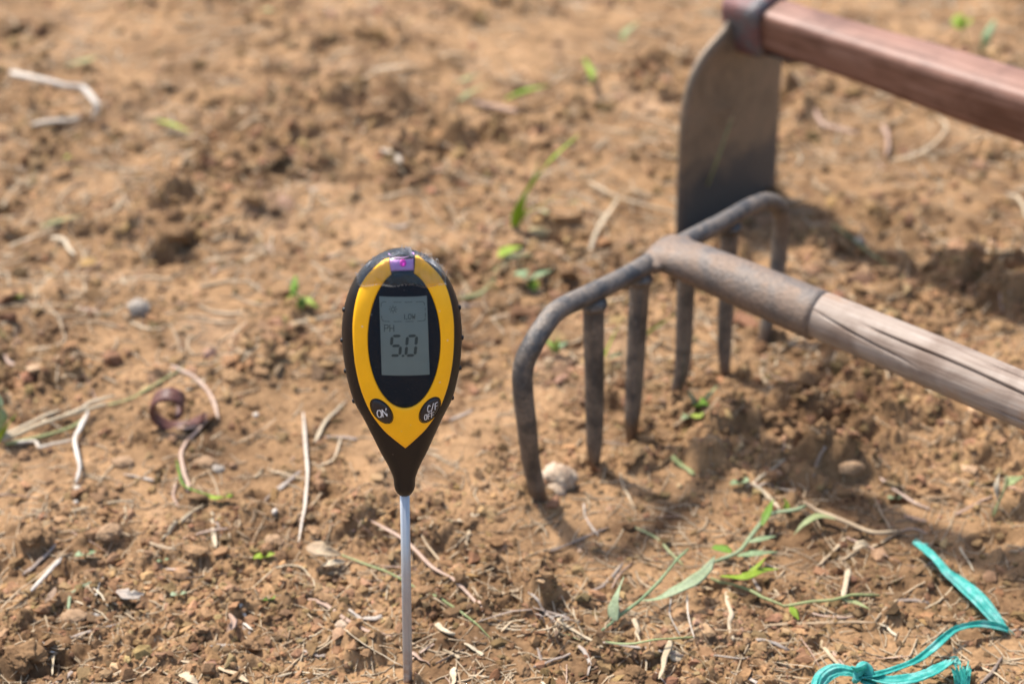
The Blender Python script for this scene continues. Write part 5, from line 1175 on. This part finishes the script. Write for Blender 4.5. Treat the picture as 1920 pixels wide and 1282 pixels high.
# dry leaves
for (p, w, mt, lb) in [([(218, 1108, .004), (245, 1118, .007), (272, 1112, .003)], .0060, 'grey', 'grey-tan dry leaf chip curling off the soil at lower left'), ([(575, 1025, .008), (610, 1035, .012), (640, 1040, .006)], .0085, 'straw', 'crumpled tan dry leaf left of the probe'), ([(600, 1062, .004), (622, 1056, .007), (648, 1052, .003)], .0042, 'straw', 'small dry leaf under the crumpled one'),
                      ([(340, 1262, .006), (352, 1270, .010), (372, 1284, .006)], .0050, 'straw', 'torn tan dry leaf at the bottom edge'), ([(430, 1150, .004), (436, 1170, .006), (425, 1185, .003)], .0040, 'pink', 'pinkish dry leaf scrap left of the white splinter'), ([(85, 1130, .006), (98, 1118, .010), (104, 1100, .008)], .0050, 'twig_dark', 'brown bark scrap standing behind the bean-shaped clod'),
                      ([(1600, 1030, .004), (1615, 1020, .006), (1632, 1022, .003)], .0042, 'pale', 'small tan leaf scrap beside the bent stalk')]:
    V, F = blade_geo(p, w*.68, fold=random.uniform(.3, 1.1), curl=random.uniform(-.9, .9), prof=[.2, .55+.4*random.random(), 1, .6+.4*random.random(), .85, .3+.4*random.random(), .1], roll=random.uniform(-.3, .3)); o = link('dry_leaf', mesh('dry_leaf', V, F), None, M[mt]); tag(o, lb, 'dry leaf')

# ------------------------------------------------------------------ turquoise twine
m, nt, bs = nodes('turquoise_plastic_film'); geo = N(nt, 'ShaderNodeNewGeometry'); tcn = N(nt, 'ShaderNodeTexCoord')
n1 = noise(nt, 90, 4, .6, geo.outputs['Position']); n2 = noise(nt, 500, 4, .7, geo.outputs['Position'], 1.2)
r = ramp(nt, n1.outputs[0], [(.3, (.020, .38, .32)), (.5, (.08, .52, .45)), (.7, (.34, .68, .62))]); ff = ramp(nt, n2.outputs[0], [(.3, (.75, .78, .78)), (.65, (1.08, 1.06, 1.06))])
cc = mix(nt, .8, r.outputs[0], ff.outputs[0], 'MULTIPLY')
dm = ramp(nt, n2.outputs[0], [(.64, 0.0), (.76, .7)]); cc = mix(nt, dm.outputs[0], cc, (.36, .24, .14))
nt.links.new(cc, bs.inputs['Base Color']); bs.inputs['Roughness'].default_value = .42; bump(nt, bs, n2.outputs[0], .4, .001)
tr = N(nt, 'ShaderNodeBsdfTranslucent'); nt.links.new(cc, tr.inputs['Color']); mx = N(nt, 'ShaderNodeMixShader'); mx.inputs[0].default_value = .45
nt.links.new(bs.outputs[0], mx.inputs[1]); nt.links.new(tr.outputs[0], mx.inputs[2]); nt.links.new(mx.outputs[0], nt.nodes['Material Output'].inputs['Surface']); M['twine'] = m
def film(path, w, n=70, roll=(0, 0), wrinkle=.25, folds=3.0, seed=0, thick=.0004, jag=0.0):
    """a flat plastic strip folded lengthwise, closed with a thin second side"""
    pts = np.array([Pt(*p) for p in path]); c = catmull(pts, n); t = np.linspace(0, 1, n); K = 21
    ww = np.interp(t, np.linspace(0, 1, len(w)), w); rl = np.interp(t, np.linspace(0, 1, len(roll)), roll)
    T = np.gradient(c, axis=0); T /= np.linalg.norm(T, axis=1)[:, None]; V = []; Nn = []
    for i in range(n):
        Sx = unit(np.cross(T[i], (0, 0, 1))); Nx = np.cross(Sx, T[i]); cr, sr = math.cos(rl[i]), math.sin(rl[i]); S2, N2 = Sx*cr+Nx*sr, -Sx*sr+Nx*cr
        for j in range(K):
            q = j/(K-1)*2-1; hgt = ww[i]*wrinkle*(math.sin(q*folds+seed)+.5*float(perlin(np.array(q*2.2+seed), np.array(t[i]*9), 6))+.35*float(perlin(np.array(q*5+seed), np.array(t[i]*24), 7)))
            ex = 0
            if jag and (i == 0 or i == n-1): ex = jag*float(perlin(np.array(q*4.1+seed), np.array(.5+i), 5))
            hgt += ww[i]*.10*math.sin(q*11+seed+t[i]*3); V.append(c[i]+S2*q*ww[i]+N2*hgt+T[i]*ex); Nn.append(N2)
    V = np.array(V); L = len(V); V = np.vstack([V, V-np.array(Nn)*thick]); F = []
    for i in range(n-1):
        for j in range(K-1):
            a = i*K+j; F.append((a, a+1, a+K+1, a+K)); F.append((L+a, L+a+K, L+a+K+1, L+a+1))
        a = i*K; F.append((a, a+K, L+a+K, L+a)); a = i*K+K-1; F.append((a, L+a, L+a+K, a+K))
    for a0 in (0, (n-1)*K):
        for j in range(K-1): F.append((a0+j, L+a0+j, L+a0+j+1, a0+j+1))
    return V, F
TW = plant('twine', 1600, 1268, 'knotted turquoise plastic twine lying at the lower right', 'twine')
def twpart(name, V, F):
    o = link(name, mesh(name, V, F), None, M['twine']); o.parent = TW; o.matrix_parent_inverse = Matrix.Translation(-Vector(TW.location)); return o
twpart('strand', *film([(1724, 1018, .010), (1752, 1040, .012), (1776, 1068, .010), (1800, 1088, .009), (1832, 1116, .010), (1858, 1146, .009), (1876, 1168, .006), (1891, 1182, .004)], [0.0046, 0.0043, 0.0037, 0.0046, 0.0049, 0.0050, 0.0043, 0.0031, 0.0016], 80, (.5, .2, -.3, -.3, -.2), .28, 3.2, 1, jag=.010))
twpart('strand', *film([(1891, 1180, .005), (1868, 1173, .008), (1842, 1169, .009), (1815, 1172, .010), (1790, 1180, .010), (1770, 1196, .010), (1748, 1216, .009), (1722, 1236, .008), (1690, 1250, .008), (1650, 1262, .009), (1612, 1268, .010)], [0.0015, 0.0022, 0.0022, 0.0018, 0.0019, 0.0024, 0.0027, 0.0027, 0.0025, 0.0024, 0.0022], 90, (.9, .7, .2, -.2, 0), .38, 3.4, 4))
twpart('strand', *film([(1612, 1262, .010), (1590, 1255, .012), (1566, 1254, .013), (1545, 1266, .012), (1534, 1286, .010), (1535, 1310, .006)], [0.0027, 0.0037, 0.0044, 0.0046, 0.0043, 0.0037], 50, (.2, .3, .5), .3, 3.2, 7))
twpart('strand', *film([(1622, 1266, .009), (1660, 1276, .008), (1700, 1276, .009), (1740, 1264, .010), (1766, 1250, .011), (1786, 1236, .012)], [0.0030, 0.0046, 0.0055, 0.0053, 0.0046, 0.0033], 70, (.1, .4, .6), .26, 3.0, 11, jag=.006))
twpart('strand', *film([(1618, 1272, .006), (1660, 1292, .006), (1700, 1300, .006)], [0.0030, 0.0044, 0.0044], 40, (.1, .2), .3, 3.0, 13))
kp = Pt(1614, 1266, .010); VV, FF = [], []
a_ = np.linspace(0, 2*math.pi*1.5, 60); pth = np.stack([kp[0]+0.0050*np.cos(a_)*.9+.002*np.sin(a_*.7), kp[1]+.0030*np.sin(a_*1.33), kp[2]+.0045*np.sin(a_)+.0005*a_], 1)
twpart('knot', *sweep(pth, .0030, .0010, ROUND, roll=[0, 2.5]))
for k in range(9):
    x, y = (1722, 1016) if k < 5 else (1786, 1238); p = [(x+rng.normal(0, 4)+8, y+rng.normal(0, 3)+8, .010), (x+rng.normal(0, 4), y+rng.normal(0, 3), .011), (x-9*rng.random()+(14 if k >= 5 else 0)*rng.random(), y-9*rng.random(), .010+.004*rng.random())]
    twpart('thread', *film(p, [.0008, .0008, .0002], 12, (.2, .9), .3, 3, k, .0002))
FP = plant('twine_scrap', 1800, 1275, 'frayed turquoise twine end standing apart in the lower right corner', 'twine')
for k in range(16):
    x = 1797+k*.9; p = [(x, 1300, .0), (x+(k-8)*.4+rng.normal(0, 1.5), 1276, .007), (x+(k-8)*1.6+rng.normal(0, 2.5), 1250+rng.normal(0, 9), .013)]
    V, F = film(p, [.0010, .0013, .0004], 16, (.3, .9), .3, 3, k, .0003); o = link('fibre', mesh('fibre', V, F), None, M['twine']); o.parent = FP; o.matrix_parent_inverse = Matrix.Translation(-Vector(FP.location))
